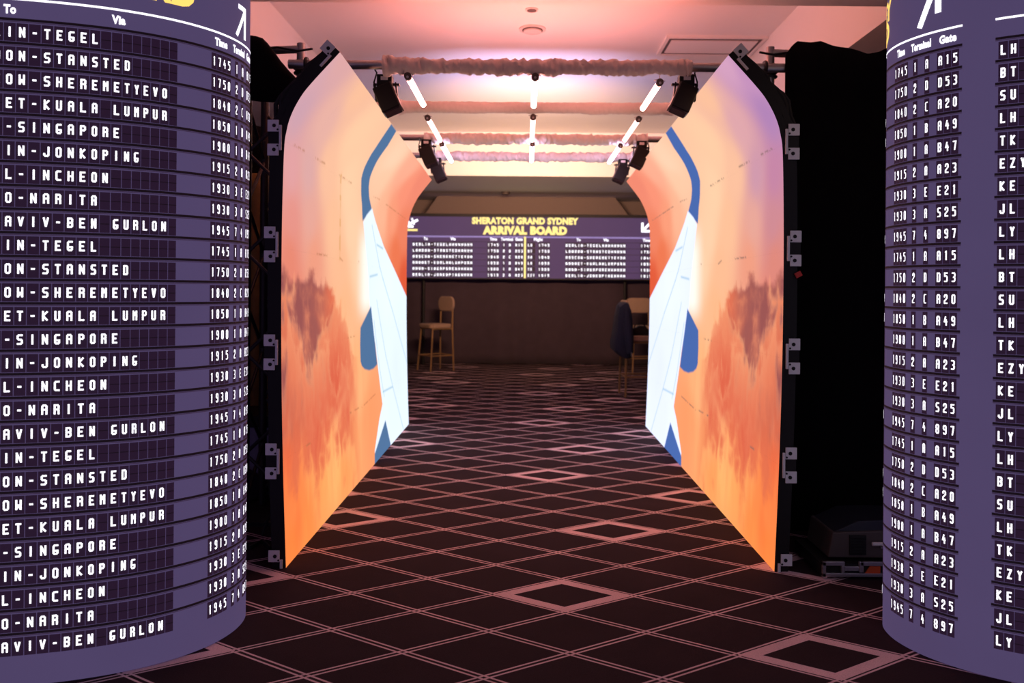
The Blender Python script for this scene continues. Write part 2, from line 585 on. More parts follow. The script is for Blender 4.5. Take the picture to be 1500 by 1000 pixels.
SAMPLES = [((440, 160), (206, 164, 172)), ((470, 110), (214, 168, 170)), ((500, 90), (222, 170, 160)), ((525, 140), (250, 196, 150)), ((480, 180), (232, 180, 160)), ((520, 200), (255, 208, 160)),
           ((428, 250), (226, 164, 158)), ((452, 250), (222, 172, 162)), ((480, 250), (250, 196, 152)), ((510, 280), (255, 212, 164)), ((428, 320), (230, 150, 128)), ((455, 320), (232, 170, 146)),
           ((490, 330), (252, 196, 146)), ((515, 340), (255, 212, 165)), ((425, 380), (232, 138, 102)), ((460, 380), (240, 160, 120)), ((500, 390), (252, 192, 140)), ((525, 390), (255, 214, 168)),
           ((505, 450), (252, 190, 132)), ((430, 470), (236, 124, 84)), ((425, 560), (242, 118, 68)), ((460, 560), (248, 140, 80)), ((500, 560), (255, 178, 112)), ((525, 560), (255, 180, 112)),
           ((428, 640), (246, 122, 58)), ((470, 640), (255, 160, 84)), ((510, 640), (255, 172, 96)), ((540, 620), (255, 160, 92)), ((430, 740), (255, 146, 62)), ((470, 720), (255, 166, 80)),
           ((505, 700), (255, 168, 84)), ((430, 800), (255, 140, 50)), ((450, 790), (255, 150, 60)), ((575, 235), (255, 216, 176)), ((560, 262), (255, 206, 162)), ((600, 245), (252, 178, 138)),
           ((615, 268), (242, 140, 102)), ((595, 280), (250, 150, 108)), ((560, 310), (252, 186, 140)), ((575, 320), (250, 160, 112)), ((590, 340), (240, 132, 84)), ((580, 370), (238, 122, 66)), ((592, 410), (226, 92, 40))]
SAMP_R = {(440, 160): (176, 132, 180), (470, 110): (196, 146, 186), (500, 90): (214, 164, 190), (428, 250): (196, 134, 160), (480, 180): (222, 168, 168), (452, 250): (206, 154, 168), (428, 320): (206, 140, 140), (425, 380): (222, 138, 112)}
SAMP_TS = [W([p])[0] for p, _ in SAMPLES]


def picture(side, t, s):
    """linear colour of the video picture: sunset sky, cloud bank, aircraft wing"""
    Lx, Ly = WY1 - WY0, HS
    num = np.zeros(t.shape + (3,))
    den = np.zeros(t.shape)
    for (p, c_), (st, ss) in zip(SAMPLES, SAMP_TS):
        if side > 0:
            c_ = SAMP_R.get(p, c_)
        sc = 0.55 + 0.6 * st
        d2 = ((t - st) * Lx / sc) ** 2 + ((s - ss) * Ly / 0.7) ** 2
        w = 1 / (d2 + 0.012) ** 1.7
        num += w[..., None] * np.array(c_, float)
        den += w
    rgb = num / den[..., None]
    x, z = t * Lx, s * Ly
    # cloud bank: a dark crest behind, lit billows in front, streaks falling away below
    def mixc(c_, k):
        nonlocal rgb
        rgb = rgb * (1 - k[..., None]) + c_ * k[..., None]

    def billow(ax, az, o=6):
        v = 0
        a_, n_ = 0.5, 0
        for q_ in range(o):
            v = v + a_ * np.abs(2 * vnoise(ax * 2 ** q_ + 13.7 * q_, az * 2 ** q_ + 5.3 * q_) - 1)
            n_ += a_
            a_ *= 0.52
        return v / n_
    warp = fbm(x * 1.6 + 5, z * 1.6 + 1, 4) - 0.5
    xw, zw = x + 0.22 * warp, z + 0.16 * (fbm(x * 2.3 + 11, z * 1.8 + 8, 4) - 0.5)
    st = fbm(x * 4.0 + 2, z * 1.0 + 3, 5)
    lowm = smooth(z, 1.15, 0.75) * smooth(x, 2.2, 1.0) * smooth(z, -0.15, 0.35)
    rgb = rgb * (1 + ((st - 0.5) * lowm)[..., None] * np.array([0.10, 0.62, 0.80]))
    B1 = 1 - billow(xw * 3.0, zw * 3.6)
    top1 = np.interp(x, [0, 0.12, 0.3, 0.55, 0.8, 1.0, 1.3, 1.6], [1.315, 1.34, 1.325, 1.39, 1.345, 1.22, 1.02, 0.80])
    e1 = smooth(z - (B1 - 0.62) * 0.30 - (billow(x * 9.0, z * 9.0 + 4, 4) - 0.4) * -0.07, top1 + 0.04, top1 - 0.06) * smooth(x, 1.75, 1.35) * smooth(z, 0.45, 0.75)
    rel = np.clip((1 - billow(xw * 6.5 + 3, zw * 4.4 + 2) - 0.45) * 2.0, 0, 1) * np.clip((B1 - 0.45) * 2.6, 0, 1)
    glowk = smooth(x + 0.5 * (B1 - 0.6), 0.35, 1.15)
    crest = np.array([148, 82, 66.]) * (1 - rel[..., None]) + np.array([216, 128, 86.]) * rel[..., None]
    warm = np.array([226, 112, 64.]) * (1 - rel[..., None]) + np.array([252, 164, 100.]) * rel[..., None]
    mixc(crest * (1 - glowk[..., None]) + warm * glowk[..., None], e1 * 0.92)
    for (kx, kz, sx_, tops, sd, dens) in ((3.8, 2.5, 0, [1.27, 1.12, 0.99, 0.93, 1.05, 1.10, 0.96, 0.75], 0.3, 0.9), (4.8, 2.7, 7, [1.02, 0.92, 0.80, 0.78, 0.86, 0.80, 0.72, 0.55], 0.5, 0.75)):
        B2 = 1 - billow(xw * kx + sx_, zw * kz + sx_ * 1.7)
        t2 = np.interp(x, [0, 0.2, 0.4, 0.65, 0.9, 1.1, 1.4, 1.7], tops)
        pk = (B2 - 0.6) * 0.75 + (billow(xw * 9 + sx_, zw * 4.0, 4) - 0.4) * -0.09
        dz = t2 + pk - z
        e2_ = smooth(dz, -0.09, 0.12) * smooth(x, 1.75, 1.2) * smooth(dz, 0.62, 0.30)
        lit = np.exp(-np.maximum(dz, 0) / 0.09) * 0.85 + 0.5 * np.clip((B2 - 0.55) * 2.5, 0, 1)
        lit = np.clip(lit, 0, 1)[..., None]
        pink = smooth(x, 0.7, 0.1)[..., None]
        lo_c = np.array([222, 98, 54.]) * (1 - pink) + np.array([222, 108, 60.]) * pink
        hi_c = np.array([255, 184, 122.]) * (1 - pink) + np.array([253, 172, 116.]) * pink
        mixc(lo_c * (1 - lit) + hi_c * lit, e2_ * dens)
    rgb = rgb * np.array([1, 0.965, 0.88]) + np.array([0, 3.0, 24.0])
    out = lin(np.clip(rgb, 0, 255)) * 1.04
    # glare beside the wing
    gt, gs0, gs1 = pix2wall(535, 390)[0], pix2wall(530, 470)[1], pix2wall(530, 325)[1]
    g = smooth(t, gt - 0.09, gt + 0.012) * smooth(s, gs0 - 0.02, gs0 + 0.07) * smooth(s, gs1 + 0.03, gs1 - 0.09) * (t < gt + 0.1)
    out = out * (1 - g[..., None]) + np.array([1.12, 1.05, 0.95]) * g[..., None]
    blue = np.array(lin((84, 118, 160) if side < 0 else (76, 108, 178)))

    def lay(poly, col, soft=0.006):
        nonlocal out
        a = poly_cover(poly, t, s, soft)[..., None]
        out = out * (1 - a) + col * a
    # lighter sky just behind the stripe
    lay(STRIPE, blue)
    wcol = np.array([0.88, 1.0, 1.16]) * 1.06 if side < 0 else np.array([0.90, 0.97, 1.24]) * 1.06
    shade = (1 - 0.10 * fbm(x * 1.5, z * 1.5, 3))[..., None]
    a = poly_cover(WING, t, s)[..., None]
    out = out * (1 - a) + wcol * shade * a
    for ln in WLINES:
        for p, q_ in zip(ln[:-1], ln[1:]):
            d = seg_dist(p, q_, t, s)
            k = (np.clip(1 - d / 0.014, 0, 1) * 0.8)[..., None] * a
            out = out * (1 - k) + np.array([0.36, 0.60, 0.70]) * k
    lay(FAIR, blue)
    lay(TRI, blue * 1.05)
    # dead pixels along some panel joints
    for ln in SEAMS:
        for p, q_ in zip(ln[:-1], ln[1:]):
            d = seg_dist(p, q_, t, s)
            br = vnoise(x * 55, z * 55) > 0.42
            k = (np.clip(1 - d / 0.009, 0, 1) * (0.6 if side < 0 else 0.75) * br)[..., None]
            tone = np.array([0.42, 0.16, 0.07]) if side < 0 else np.array([0.22, 0.14, 0.12])
            out = out * (1 - k) + tone * k
    if side < 0:
        for p, q_ in zip(VSEAM[:-1], VSEAM[1:]):
            d = seg_dist(p, q_, t, s)
            br = 0.35 + 0.65 * (vnoise(x * 3, z * 26) > 0.4)
            k = (np.clip(1 - d / 0.028, 0, 1) * 0.75 * br)[..., None]
            out = out * (1 - k) + np.array([0.75, 0.36, 0.12]) * k
    return out


NCOL, NROW, GT, GS = 8, 5, 44, 72


def bracket(parent, c, ang=0.0, mir=1, half=False):
    """joining bracket on the wall's end: two drilled plates and a bar; local +x points away from the tunnel"""
    R = Matrix.Translation(c) @ Matrix.Rotation(ang, 4, 'Y') @ Matrix.Diagonal((mir, 1, 1, 1))
    b = MB()
    b.box((0.022, -0.006, 0.028), (0.074, 0.0, 0.082), R)
    if not half:
        b.box((0.022, -0.006, -0.082), (0.074, 0.0, -0.028), R)
    b.box((0.008, -0.009, -0.058 if not half else -0.03), (0.020, 0.0, 0.058 if not half else 0.04), R)
    o = world_parent(b.build('joining_bracket', M['plate'], None, bevel=0.0015, seg=1), parent)
    for zz in ((0.055, -0.055) if not half else (0.055,)):
        h = MB()
        disc(h, (0, 0), 0.0085, 0, 0.002, 14)
        h.v = [tuple(R @ Vector((0.043 + p[0], -0.0062 - p[2], zz + p[1]))) for p in h.v]
        hh = world_parent(h.build('bolt_hole', M['black']), o)
        hh.matrix_parent_inverse = Matrix.Identity(4)
        h = MB()
        disc(h, (0, 0), 0.0045, 0, 0.002, 10)
        sg = 1 if zz > 0 else -1
        h.v = [tuple(R @ Vector((0.027 + p[0], -0.0062 - p[2], zz - sg * 0.018 + p[1]))) for p in h.v]
        hh = world_parent(h.build('bolt_hole', M['black']), o)
        hh.matrix_parent_inverse = Matrix.Identity(4)
    if not half:
        f_ = world_parent(MB().box((0.024, 0.0, -0.028), (0.072, 0.02, 0.028), R).build('latch_block', M['black']), o)
        f_.matrix_parent_inverse = Matrix.Identity(4)
    return o


def led_wall(side, label):
    root = empty('led_wall', (XMID + side * 1.15, (WY0 + WY1) / 2, 0), label, 'led wall', 'screen walls of the tunnel')
    inv = Matrix.Translation(root.location).inverted()
    gap_t, gap_s = 0.00006 / (WY1 - WY0), 0.00006 / HS
    thick = 0.035
    for ci in range(NCOL):
        for ri in range(NROW):
            t = np.linspace(ci / NCOL + gap_t, (ci + 1) / NCOL - gap_t, GT + 1)
            s = np.linspace(ri / NROW + gap_s, (ri + 1) / NROW - gap_s, GS + 1)
            T, S = np.meshgrid(t, s, indexing='ij')
            X, Y, Z = wall_point(side, T, S)
            rgb = picture(side, T, S)
            front = np.stack([X, Y, Z], -1).reshape(-1, 3)
            idx = np.arange((GT + 1) * (GS + 1)).reshape(GT + 1, GS + 1)
            a, b, c_, d = idx[:-1, :-1], idx[1:, :-1], idx[1:, 1:], idx[:-1, 1:]
            quads = np.stack([a, b, c_, d], -1).reshape(-1, 4)
            if side < 0:
                quads = quads[:, ::-1]
            # back: same outline, coarse, offset outwards
            ss = s[::12]
            bt = np.array([t[0], t[-1]])
            BT, BS = np.meshgrid(bt, ss, indexing='ij')
            BX, BY, BZ = wall_point(side, BT, BS)
            X2, _, Z2 = wall_point(side, BT, np.clip(BS + 0.01, 0, 1))
            X1, _, Z1 = wall_point(side, BT, np.clip(BS - 0.01, 0, 1))
            tx, tz = X2 - X1, Z2 - Z1
            nn = np.hypot(tx, tz)
            BX, BZ = BX + side * tz / nn * thick, BZ - side * tx / nn * thick
            k0 = len(front)
            nb = len(ss)
            back = np.stack([BX, BY, BZ], -1).reshape(-1, 3)
            bi = k0 + np.arange(2 * nb).reshape(2, nb)
            ex = []
            for j in range(nb - 1):
                ex.append((bi[0, j], bi[1, j], bi[1, j + 1], bi[0, j + 1]))
                ex.append(tuple(idx[0, j * 12:(j + 1) * 12 + 1]) + (bi[0, j + 1], bi[0, j]))
                ex.append(tuple(idx[-1, j * 12:(j + 1) * 12 + 1][::-1]) + (bi[1, j], bi[1, j + 1]))
            ex.append(tuple(idx[:, 0]) + (bi[1, 0], bi[0, 0]))
            ex.append(tuple(idx[::-1, -1]) + (bi[0, -1], bi[1, -1]))
            V = np.vstack([front, back])
            me = bpy.data.meshes.new('panel')
            me.from_pydata(V.tolist(), [], quads.tolist() + [tuple(int(i) for i in f) for f in ex])
            me.materials.append(M['led'])
            me.materials.append(M['black'])
            mi = np.zeros(len(me.polygons), np.int32)
            mi[len(quads):] = 1
            me.polygons.foreach_set('material_index', mi)
            at_ = me.color_attributes.new('picture', 'FLOAT_COLOR', 'POINT')
            colr = np.ones((len(V), 4), np.float32)
            colr[:k0, :3] = rgb.reshape(-1, 3)
            at_.data.foreach_set('color', colr.ravel())
            o = bpy.data.objects.new('panel', me)
            COL.objects.link(o)
            o.parent = root
            o.matrix_parent_inverse = inv
    # black carrier frame following the outline
    b = MB()
    ys = [WY0 + 0.004, WY1 - 0.004]
    ss = np.linspace(0, 1, 41)
    rows = []
    for t_ in (0.001, 0.999):
        for off in (thick + 0.001, thick + 0.03):
            X, Y, Z = wall_point(side, np.full(41, t_), ss)
            tx, tz = np.gradient(X), np.gradient(Z)
            nn = np.hypot(tx, tz)
            rows.append([Vector(p) for p in zip(X + side * tz / nn * off, Y, np.maximum(Z - side * tx / nn * off, 0))])
    vs_ = [p for r in rows for p in r]
    fs = []
    for j in range(40):
        A, B, C_, D = j, 41 + j, 82 + j, 123 + j
        fs += [(A, A + 1, B + 1, B), (C_, D, D + 1, C_ + 1), (B, B + 1, D + 1, D), (A, C_, C_ + 1, A + 1)]
    fs += [(0, 41, 123, 82), (40, 122, 163, 81)]
    b.add(vs_, fs)
    world_parent(b.build('carrier_frame', M['black']), root)
    for k, zz in enumerate((0.0, 0.49, 0.99, 1.485, 1.975)):
        r = np.interp(zz, PN[:, 1], PN[:, 0])
        bracket(root, (XMID + side * (r + 0.006), WY0 - 0.001, zz), 0, side, half=(k == 0))
    # plate at the top corner, following the slope
    rt, zt = PN[-1]
    r2, z2 = PN[-14]
    ang = math.atan2(r2 - rt, zt - z2)
    p = (XMID + side * (r2 + 0.004), WY0 - 0.001, z2 + 0.004)
    bracket(root, p, -side * ang, side, half=True)
    if side > 0:
        pt = at(1169, 402, WY0)
        rot = Matrix.Translation(pt) @ Matrix.Rotation(-0.5, 4, 'Y')
        world_parent(MB().cbox((0, -0.004, 0), (0.03, 0.006, 0.024), rot).build('red_tag', M['red']), root)
    # cable looms along the sloping top edge
    lo = MB()
    pts = []
    for s_ in np.linspace(0.83, 0.985, 12):
        X, Y, Z = wall_point(side, np.array(0.006), np.array(s_))
        pts.append((float(X) + side * (0.075 + 0.012 * math.sin(s_ * 80)), float(Y) + 0.03, float(Z) + 0.030 + 0.008 * math.sin(s_ * 57)))
    lo.tube(pts, 0.014, 8)
    pts = [(p_[0] + side * 0.03 + 0.006 * math.sin(i * 1.7), p_[1] + 0.02, p_[2] - 0.012) for i, p_ in enumerate(pts)]
    lo.tube(pts, 0.011, 8)
    world_parent(lo.build('cable_loom', M['cable']), root)
    return root


led_wall(-1, 'curved screen wall with sunset clouds and white wing, left side of the tunnel')
led_wall(1, 'curved screen wall with sunset clouds and white wing, right side of the tunnel')

# ------------------------------------------------------------------ split-flap style glyphs
G = {
    'A': 'a0a7 a7d8 d8e8 e8c7 c0c7 a4c4', 'B': 'a0a8 a8e8 e8c7 c7c5 c5e4 a4e4 e4c3 c3c1 c1e0 a0e0', 'C': 'a1a7 a7d8 d8c8 a1d0 d0c0',
    'D': 'a0a8 a8e8 e8c7 c1c7 c1e0 a0e0', 'E': 'a0a8 a8c8 a4e4 a0c0', 'G': 'a1a7 a7d8 d8c8 a1d0 d0e0 e0c1 c1c3 b3c3', 'H': 'a0a8 c0c8 a4c4', 'I': 'b0b8',
    'J': 'c1c8 c1e0 d0e0 d0a1 a1a2', 'K': 'a0a8 a4c8 a4c0', 'L': 'a0a8 a0c0', 'M': 'a0a8 c0c8 a8b4 b4c8', 'N': 'a0a8 c0c8 a8c0', 'O': 'a1a7 a7d8 d8e8 e8c7 c1c7 c1e0 d0e0 d0a1',
    'P': 'a0a8 a8e8 e8c7 c7c5 c5e4 a4e4', 'R': 'a0a8 a8e8 e8c7 c7c5 c5e4 a4e4 e4c3 c0c3', 'S': 'd8c8 d8a7 a7a5 a5d4 d4e4 e4c3 c3c1 c1e0 a0e0', 'T': 'a8c8 b0b8',
    'U': 'a1a8 c1c8 c1e0 d0e0 d0a1', 'V': 'a8b0 c8b0', 'W': 'a0a8 c0c8 a0b4 b4c0', 'X': 'a0c8 a8c0', 'Y': 'a8b4 c8b4 b0b4', 'Z': 'a8c8 c8a0 a0c0', '-': 'p4q4',
    '0': 'a1a7 a7d8 d8e8 e8c7 c1c7 c1e0 d0e0 d0a1', '1': 'b0b8 d7b8', '2': 'a6a7 a7d8 d8e8 e8c7 c5c7 c5a2 a0a2 a0c0', '3': 'a8e8 e8c7 c5c7 c5e4 b4e4 e4c3 c1c3 c1e0 a0e0',
    '4': 'b8a3 a3c3 e0e5', '5': 'a8c8 a5a8 a5e5 e5c4 c1c4 c1e0 a0e0', '7': 'a8c8 c8b0', '8': 'a1a3 a3d4 a5d4 a5a7 a7d8 d8e8 e8c7 c5c7 c5e4 d4e4 e4c3 c1c3 c1e0 d0e0 d0a1',
    '9': 'a5a7 a7d8 d8e8 e8c7 c1c7 c1e0 d0e0 d0a1 a5d4 d4c4'}
GX = {'a': 0.0, 'd': 0.25, 'b': 0.5, 'e': 0.75, 'c': 1.0, 'p': 0.22, 'q': 0.78}


def glyph_quads(ch, x0, x1, z0, z1, tw):
    """stroke rectangles of a glyph in flat (x, z)"""
    out = []
    if ch not in G:
        return out
    tz = tw
    for sgm in G[ch].split():
        ax, az, bx, bz = GX[sgm[0]], int(sgm[1]) / 8, GX[sgm[2]], int(sgm[3]) / 8
        A = Vector((x0 + tw / 2 + ax * (x1 - x0 - tw), z0 + tz / 2 + az * (z1 - z0 - tz)))
        B = Vector((x0 + tw / 2 + bx * (x1 - x0 - tw), z0 + tz / 2 + bz * (z1 - z0 - tz)))
        d = (B - A).normalized()
        n = Vector((-d.y, d.x)) * tw / 2
        e_ = d * tw * (0.42 if ax == bx or az == bz else 0.2)
        out.append([A - e_ - n, B + e_ - n, B + e_ + n, A - e_ + n])
    return out


_text_cache = {}


def text_mesh(txt, bold=0.02):
    """flat outline of a word from the built-in font, scaled so a capital is 1 high; returns verts, faces, width"""
    key = (txt, bold)
    if key not in _text_cache:
        cu = bpy.data.curves.new('word', 'FONT')
        cu.body = txt
        cu.offset = bold
        cu.space_character = 1.0 + bold * 1.2
        cu.resolution_u = 3
        ob = bpy.data.objects.new('word', cu)
        COL.objects.link(ob)
        dg = bpy.context.evaluated_depsgraph_get()
        me = bpy.data.meshes.new_from_object(ob.evaluated_get(dg))
        vs_ = np.array([v.co[:2] for v in me.vertices])
        fs = [tuple(p.vertices) for p in me.polygons]
        bpy.data.objects.remove(ob, do_unlink=True)
        bpy.data.curves.remove(cu)
        bpy.data.meshes.remove(me)
        vs_ = vs_ - np.array([vs_[:, 0].min(), 0.0])
        vs_ /= 0.70
        _text_cache[key] = (vs_, fs, vs_[:, 0].max())
    return _text_cache[key]


DEST = ['IN-TEGEL', 'ON-STANSTED', 'OW-SHEREMETYEVO', 'ET-KUALA LUMPUR', '-SINGAPORE', 'IN-JONKOPING', 'L-INCHEON', 'O-NARITA', 'AVIV-BEN GURLON']
PRE = ['BERL', 'LOND', 'MOSC', '    ', '    ', 'BERL', 'SEOU', 'TOKY', 'TEL ']
TIME = ['1745', '1750', '1840', '1850', '1900', '1915', '1930', '1930', '1945']
TER1 = '122112337'
TER2 = 'ADCBAAEA4'
GATE = ['A15', 'D53', 'A20', 'A49', 'B47', 'A23', 'E21', 'S25', '897']
CODE = ['LH ', 'BT ', 'SU ', 'LH ', 'TK ', 'EZY', 'KE ', 'JL ', 'LY ']


# ------------------------------------------------------------------ curved departure columns
class Plan:
    """closed plan outline of a column, measured by arc length"""

    def __init__(self, pts):
        P = np.array(pts, float)
        n = len(P)
        out = []
        for i in range(n):
            p0, p1, p2, p3 = P[i - 1], P[i], P[(i + 1) % n], P[(i + 2) % n]
            for t in np.linspace(0, 1, 20, endpoint=False):
                out.append(0.5 * ((2 * p1) + (-p0 + p2) * t + (2 * p0 - 5 * p1 + 4 * p2 - p3) * t * t + (-p0 + 3 * p1 - 3 * p2 + p3) * t ** 3))
        out = np.array(out)
        self.q = np.vstack([out, out[:1]])
        self.s = np.concatenate([[0], np.cumsum(np.hypot(*np.diff(self.q, axis=0).T))])
        self.L = self.s[-1]
        area = 0.5 * np.sum(out[:, 0] * np.roll(out[:, 1], -1) - np.roll(out[:, 0], -1) * out[:, 1])
        self.sg = 1 if area > 0 else -1

    def p(self, s, z, off=0.0):
        s = np.asarray(s) % self.L
        h = 0.004
        f = lambda a: np.stack([np.interp(a % self.L, self.s, self.q[:, 0]), np.interp(a % self.L, self.s, self.q[:, 1])], -1)
        c_ = f(s)
        t = f(s + h) - f(s - h)
        t /= np.linalg.norm(t, axis=-1, keepdims=True)
        n = np.stack([t[..., 1], -t[..., 0]], -1) * self.sg
        c_ = c_ + n * off
        return np.concatenate([c_, np.broadcast_to(np.asarray(z, float)[..., None], c_.shape[:-1] + (1,))], -1)

    def s_of_u(self, u, v, lo, hi):
        """arc position of an image column, on the part of the outline that faces the camera (lo..hi)"""
        x, _ = unroll(u, v)
        ss = np.linspace(lo, hi, 4000)
        pt = self.p(ss, np.zeros(4000))
        return ss[np.argmin(abs(pt[:, 0] / pt[:, 1] * F_PX - x))]


def board_column(name, plan, cmap, label, arrow, title_end, title_rows, rule_spans, row_spans, words, toblock, height=2.50):
    """cmap: cell column -> arc length"""
    root = empty(name, (float(plan.q[:, 0].mean()), float(plan.q[:, 1].mean()), 0), label, 'display column', 'curved departure board columns')
    n = 300
    ss = np.linspace(0, plan.L, n, endpoint=False)
    b = MB()
    r0, r1 = plan.p(ss, np.full(n, 0.004)), plan.p(ss, np.full(n, height))
    vs_ = list(map(tuple, r0)) + list(map(tuple, r1))
    fs = [(i, (i + 1) % n, n + (i + 1) % n, n + i) for i in range(n)] + [tuple(range(n)), tuple(range(n, 2 * n))]
    b.add(vs_, fs)
    world_parent(b.build('screen', M['board_bg'], smooth=True), root)
    plinth = MB()
    r0, r1 = plan.p(ss, np.full(n, 0.0), -0.02), plan.p(ss, np.full(n, 0.004), -0.02)
    plinth.add(list(map(tuple, r0)) + list(map(tuple, r1)), fs)
    world_parent(plinth.build('base_plate', M['black']), root)

    def strip(mb_, s0, s1, z0, z1, off):
        k = max(1, int(abs(s1 - s0) / 0.02))
        a = np.linspace(s0, s1, k + 1)
        lo_, hi_ = plan.p(a, np.full(k + 1, z0), off), plan.p(a, np.full(k + 1, z1), off)
        mb_.add(list(map(tuple, lo_)) + list(map(tuple, hi_)), [(i, i + 1, k + 2 + i, k + 1 + i) for i in range(k)])

    def flat(mb_, quad, off):
        P = plan.p(np.array([q_[0] for q_ in quad]), np.array([q_[1] for q_ in quad]), off)
        mb_.add(list(map(tuple, P)), [tuple(range(len(quad)))])

    Z1, RP = 2.1385, 0.0756          # first rule, row pitch
    lines, tiles, edges, letters = MB(), MB(), MB(), MB()
    for r in range(27):
        zt = Z1 - r * RP
        k = r % 9
        for (c0, c1) in row_spans:
            strip(lines, cmap(c0), cmap(c1), zt - 0.0042, zt + 0.0042, 0.0010)
            strip(edges, cmap(c0), cmap(c1), zt - 0.0085, zt - 0.0052, 0.0010)
        blocks = [(20.7, TIME[k]), (25.8, TER1[k]), (27.7, TER2[k]), (29.75, GATE[k]), (37.1, CODE[k])]
        if toblock:
            blocks.append((-4, PRE[k] + DEST[k].ljust(16)))
        for c0, tx in blocks:
            for i, ch in enumerate(tx):
                a, b_ = cmap(c0 + i + 0.03), cmap(c0 + i + 0.97)
                zlo, zhi = zt - RP * 0.925, zt - RP * 0.155
                strip(tiles, a, b_, zlo, zhi, 0.0010)
                if ch == ' ':
                    zm = (zlo + zhi) / 2
                    strip(lines, a, b_, zm - 0.0012, zm + 0.0012, 0.0016)
                if ch != ' ':
                    w = b_ - a
                    narrow = 0.235
                    for qd in glyph_quads(ch, a + w * narrow, b_ - w * narrow, zt - RP * 0.755, zt - RP * 0.315, 0.0057 * min(1.0, w / 0.030)):
                        flat(letters, qd, 0.0022)
    world_parent(lines.build('row_rules', M['board_line']), root)
    world_parent(edges.build('row_edges', M['board_tile_hi']), root)
    o = world_parent(tiles.build('flap_tiles', M['board_tile']), root)
    o['kind'] = 'stuff'
    o = world_parent(letters.build('flap_lettering', M['board_white']), root)
    o['kind'] = 'stuff'
    rule = MB()
    for c0, c1 in rule_spans:
        strip(rule, cmap(c0), cmap(c1), 2.2005, 2.2075, 0.0015)
    world_parent(rule.build('header_rule', M['board_white']), root)
    hd = MB()

    def word(mb_, txt, s0, s1, z, cap, off=0.002, bold=0.03):
        tv, tf, tw_ = text_mesh(txt, bold)
        k = (s1 - s0) / tw_
        P = plan.p(s0 + tv[:, 0] * k, z + tv[:, 1] * cap, off)
        mb_.add(list(map(tuple, P)), tf)
    for txt, c0, c1 in words:
        word(hd, txt, cmap(c0), cmap(c1), 2.1575, 0.026, bold=0.05)
    world_parent(hd.build('header_lettering', M['board_white']), root)
    ti = MB()
    for txt, z, cap, width, end in title_rows:
        word(ti, txt, end - width, end, z, cap, bold=0.05)
    world_parent(ti.build('title_lettering', M['board_yellow']), root)
    ar = MB()
    for (s0, z0, s1, z1, w) in arrow:
        A, B = Vector((s0, z0)), Vector((s1, z1))
        d = (B - A).normalized()
        nrm = Vector((-d.y, d.x)) * w / 2
        for i in range(6):
            p, q_ = A.lerp(B, i / 6), A.lerp(B, (i + 1) / 6)
            flat(ar, [p - nrm, q_ - nrm, q_ + nrm, p + nrm], 0.002)
    world_parent(ar.build('arrow_symbol', M['board_white']), root)
    return root


PL = Plan([(-2.34, 2.396), (-2.08, 2.452), (-1.814, 2.509), (-1.696, 2.534), (-1.579, 2.561), (-1.464, 2.595), (-1.354, 2.641), (-1.252, 2.704), (-1.165, 2.787), (-1.102, 2.888),
           (-1.072, 3.004), (-1.082, 3.122), (-1.139, 3.228), (-1.234, 3.299), (-1.36, 3.335), (-1.65, 3.32), (-2.0, 3.27), (-2.36, 3.20), (-2.62, 2.98), (-2.64, 2.62), (-2.53, 2.43)])
PR = Plan([(2.45, 2.40), (2.2, 2.42), (1.94, 2.495), (1.78, 2.56), (1.678, 2.605), (1.574, 2.664), (1.483, 2.742), (1.414, 2.839), (1.379, 2.953), (1.392, 3.072), (1.457, 3.171), (1.564, 3.222),
           (1.68, 3.225), (1.9, 3.20), (2.2, 3.17), (2.5, 3.08), (2.66, 2.85), (2.62, 2.55)])


def max_s(plan, lo, hi, sign):
    ss = np.linspace(lo, hi, 2000)
    pt = plan.p(ss, np.zeros(2000))
    return ss[np.argmax(sign * pt[:, 0] / pt[:, 1])]


# left: arc runs to the right in the picture; silhouette = max x/y
sL = max_s(PL, 0.4, 2.2, 1)
bl = [2.5, 20.8, 39.2, 57.6, 76, 93.6, 111.2, 128.8, 144.8, 160.8, 176.8, 191.2, 204.8, 218.4, 232, 245.6, 257.5]
cs_ = list(range(17))
ks = [PL.s_of_u(u, 400, 0.05, sL) for u in bl]
for c_, u in ((20.7, 307), (24.67, 335.5), (26.8, 346.3)):
    cs_.append(c_)
    ks.append(PL.s_of_u(u, 400, 0.05, sL))
pe = (ks[-1] - ks[-3]) / (cs_[-1] - cs_[-3])
pf = (ks[4] - ks[0]) / 4


def cmapL(c_):
    if c_ > cs_[-1]:
        return ks[-1] + (c_ - cs_[-1]) * pe
    if c_ < 0:
        return ks[0] + c_ * pf
    return float(np.interp(c_, cs_, ks))


# right: arc in the plan runs leftwards in the picture, so text runs against it; mirror by a reversed plan
PR = Plan([tuple(p) for p in PR.q[:-1:20][::-1]])
sR0 = None
ss = np.linspace(0, PR.L, 6000)
pt = PR.p(ss, np.zeros(6000))
near = pt[:, 1] < 3.15
cand = np.where(near & (pt[:, 0] < 1.9))[0]
sR0 = ss[cand[np.argmin(pt[cand, 0] / pt[cand, 1])]]
cr_, kr = [], []
for c_, u in ((20.7, 1308.9), (24.67, 1328), (25.8, 1335.3), (26.8, 1342.3), (27.7, 1351.9), (28.7, 1359.6), (29.75, 1370), (32.75, 1402.8), (37.1, 1459.6), (40.1, 1505)):
    cr_.append(c_)
    kr.append(PR.s_of_u(u, 400, sR0, sR0 + 1.0))
pr0 = (kr[1] - kr[0]) / (cr_[1] - cr_[0])


def cmapR(c_):
    if c_ < cr_[0]:
        return kr[0] - (cr_[0] - c_) * pr0
    if c_ > cr_[-1]:
        return kr[-1] + (c_ - cr_[-1]) * 0.031
    return float(np.interp(c_, cr_, kr))


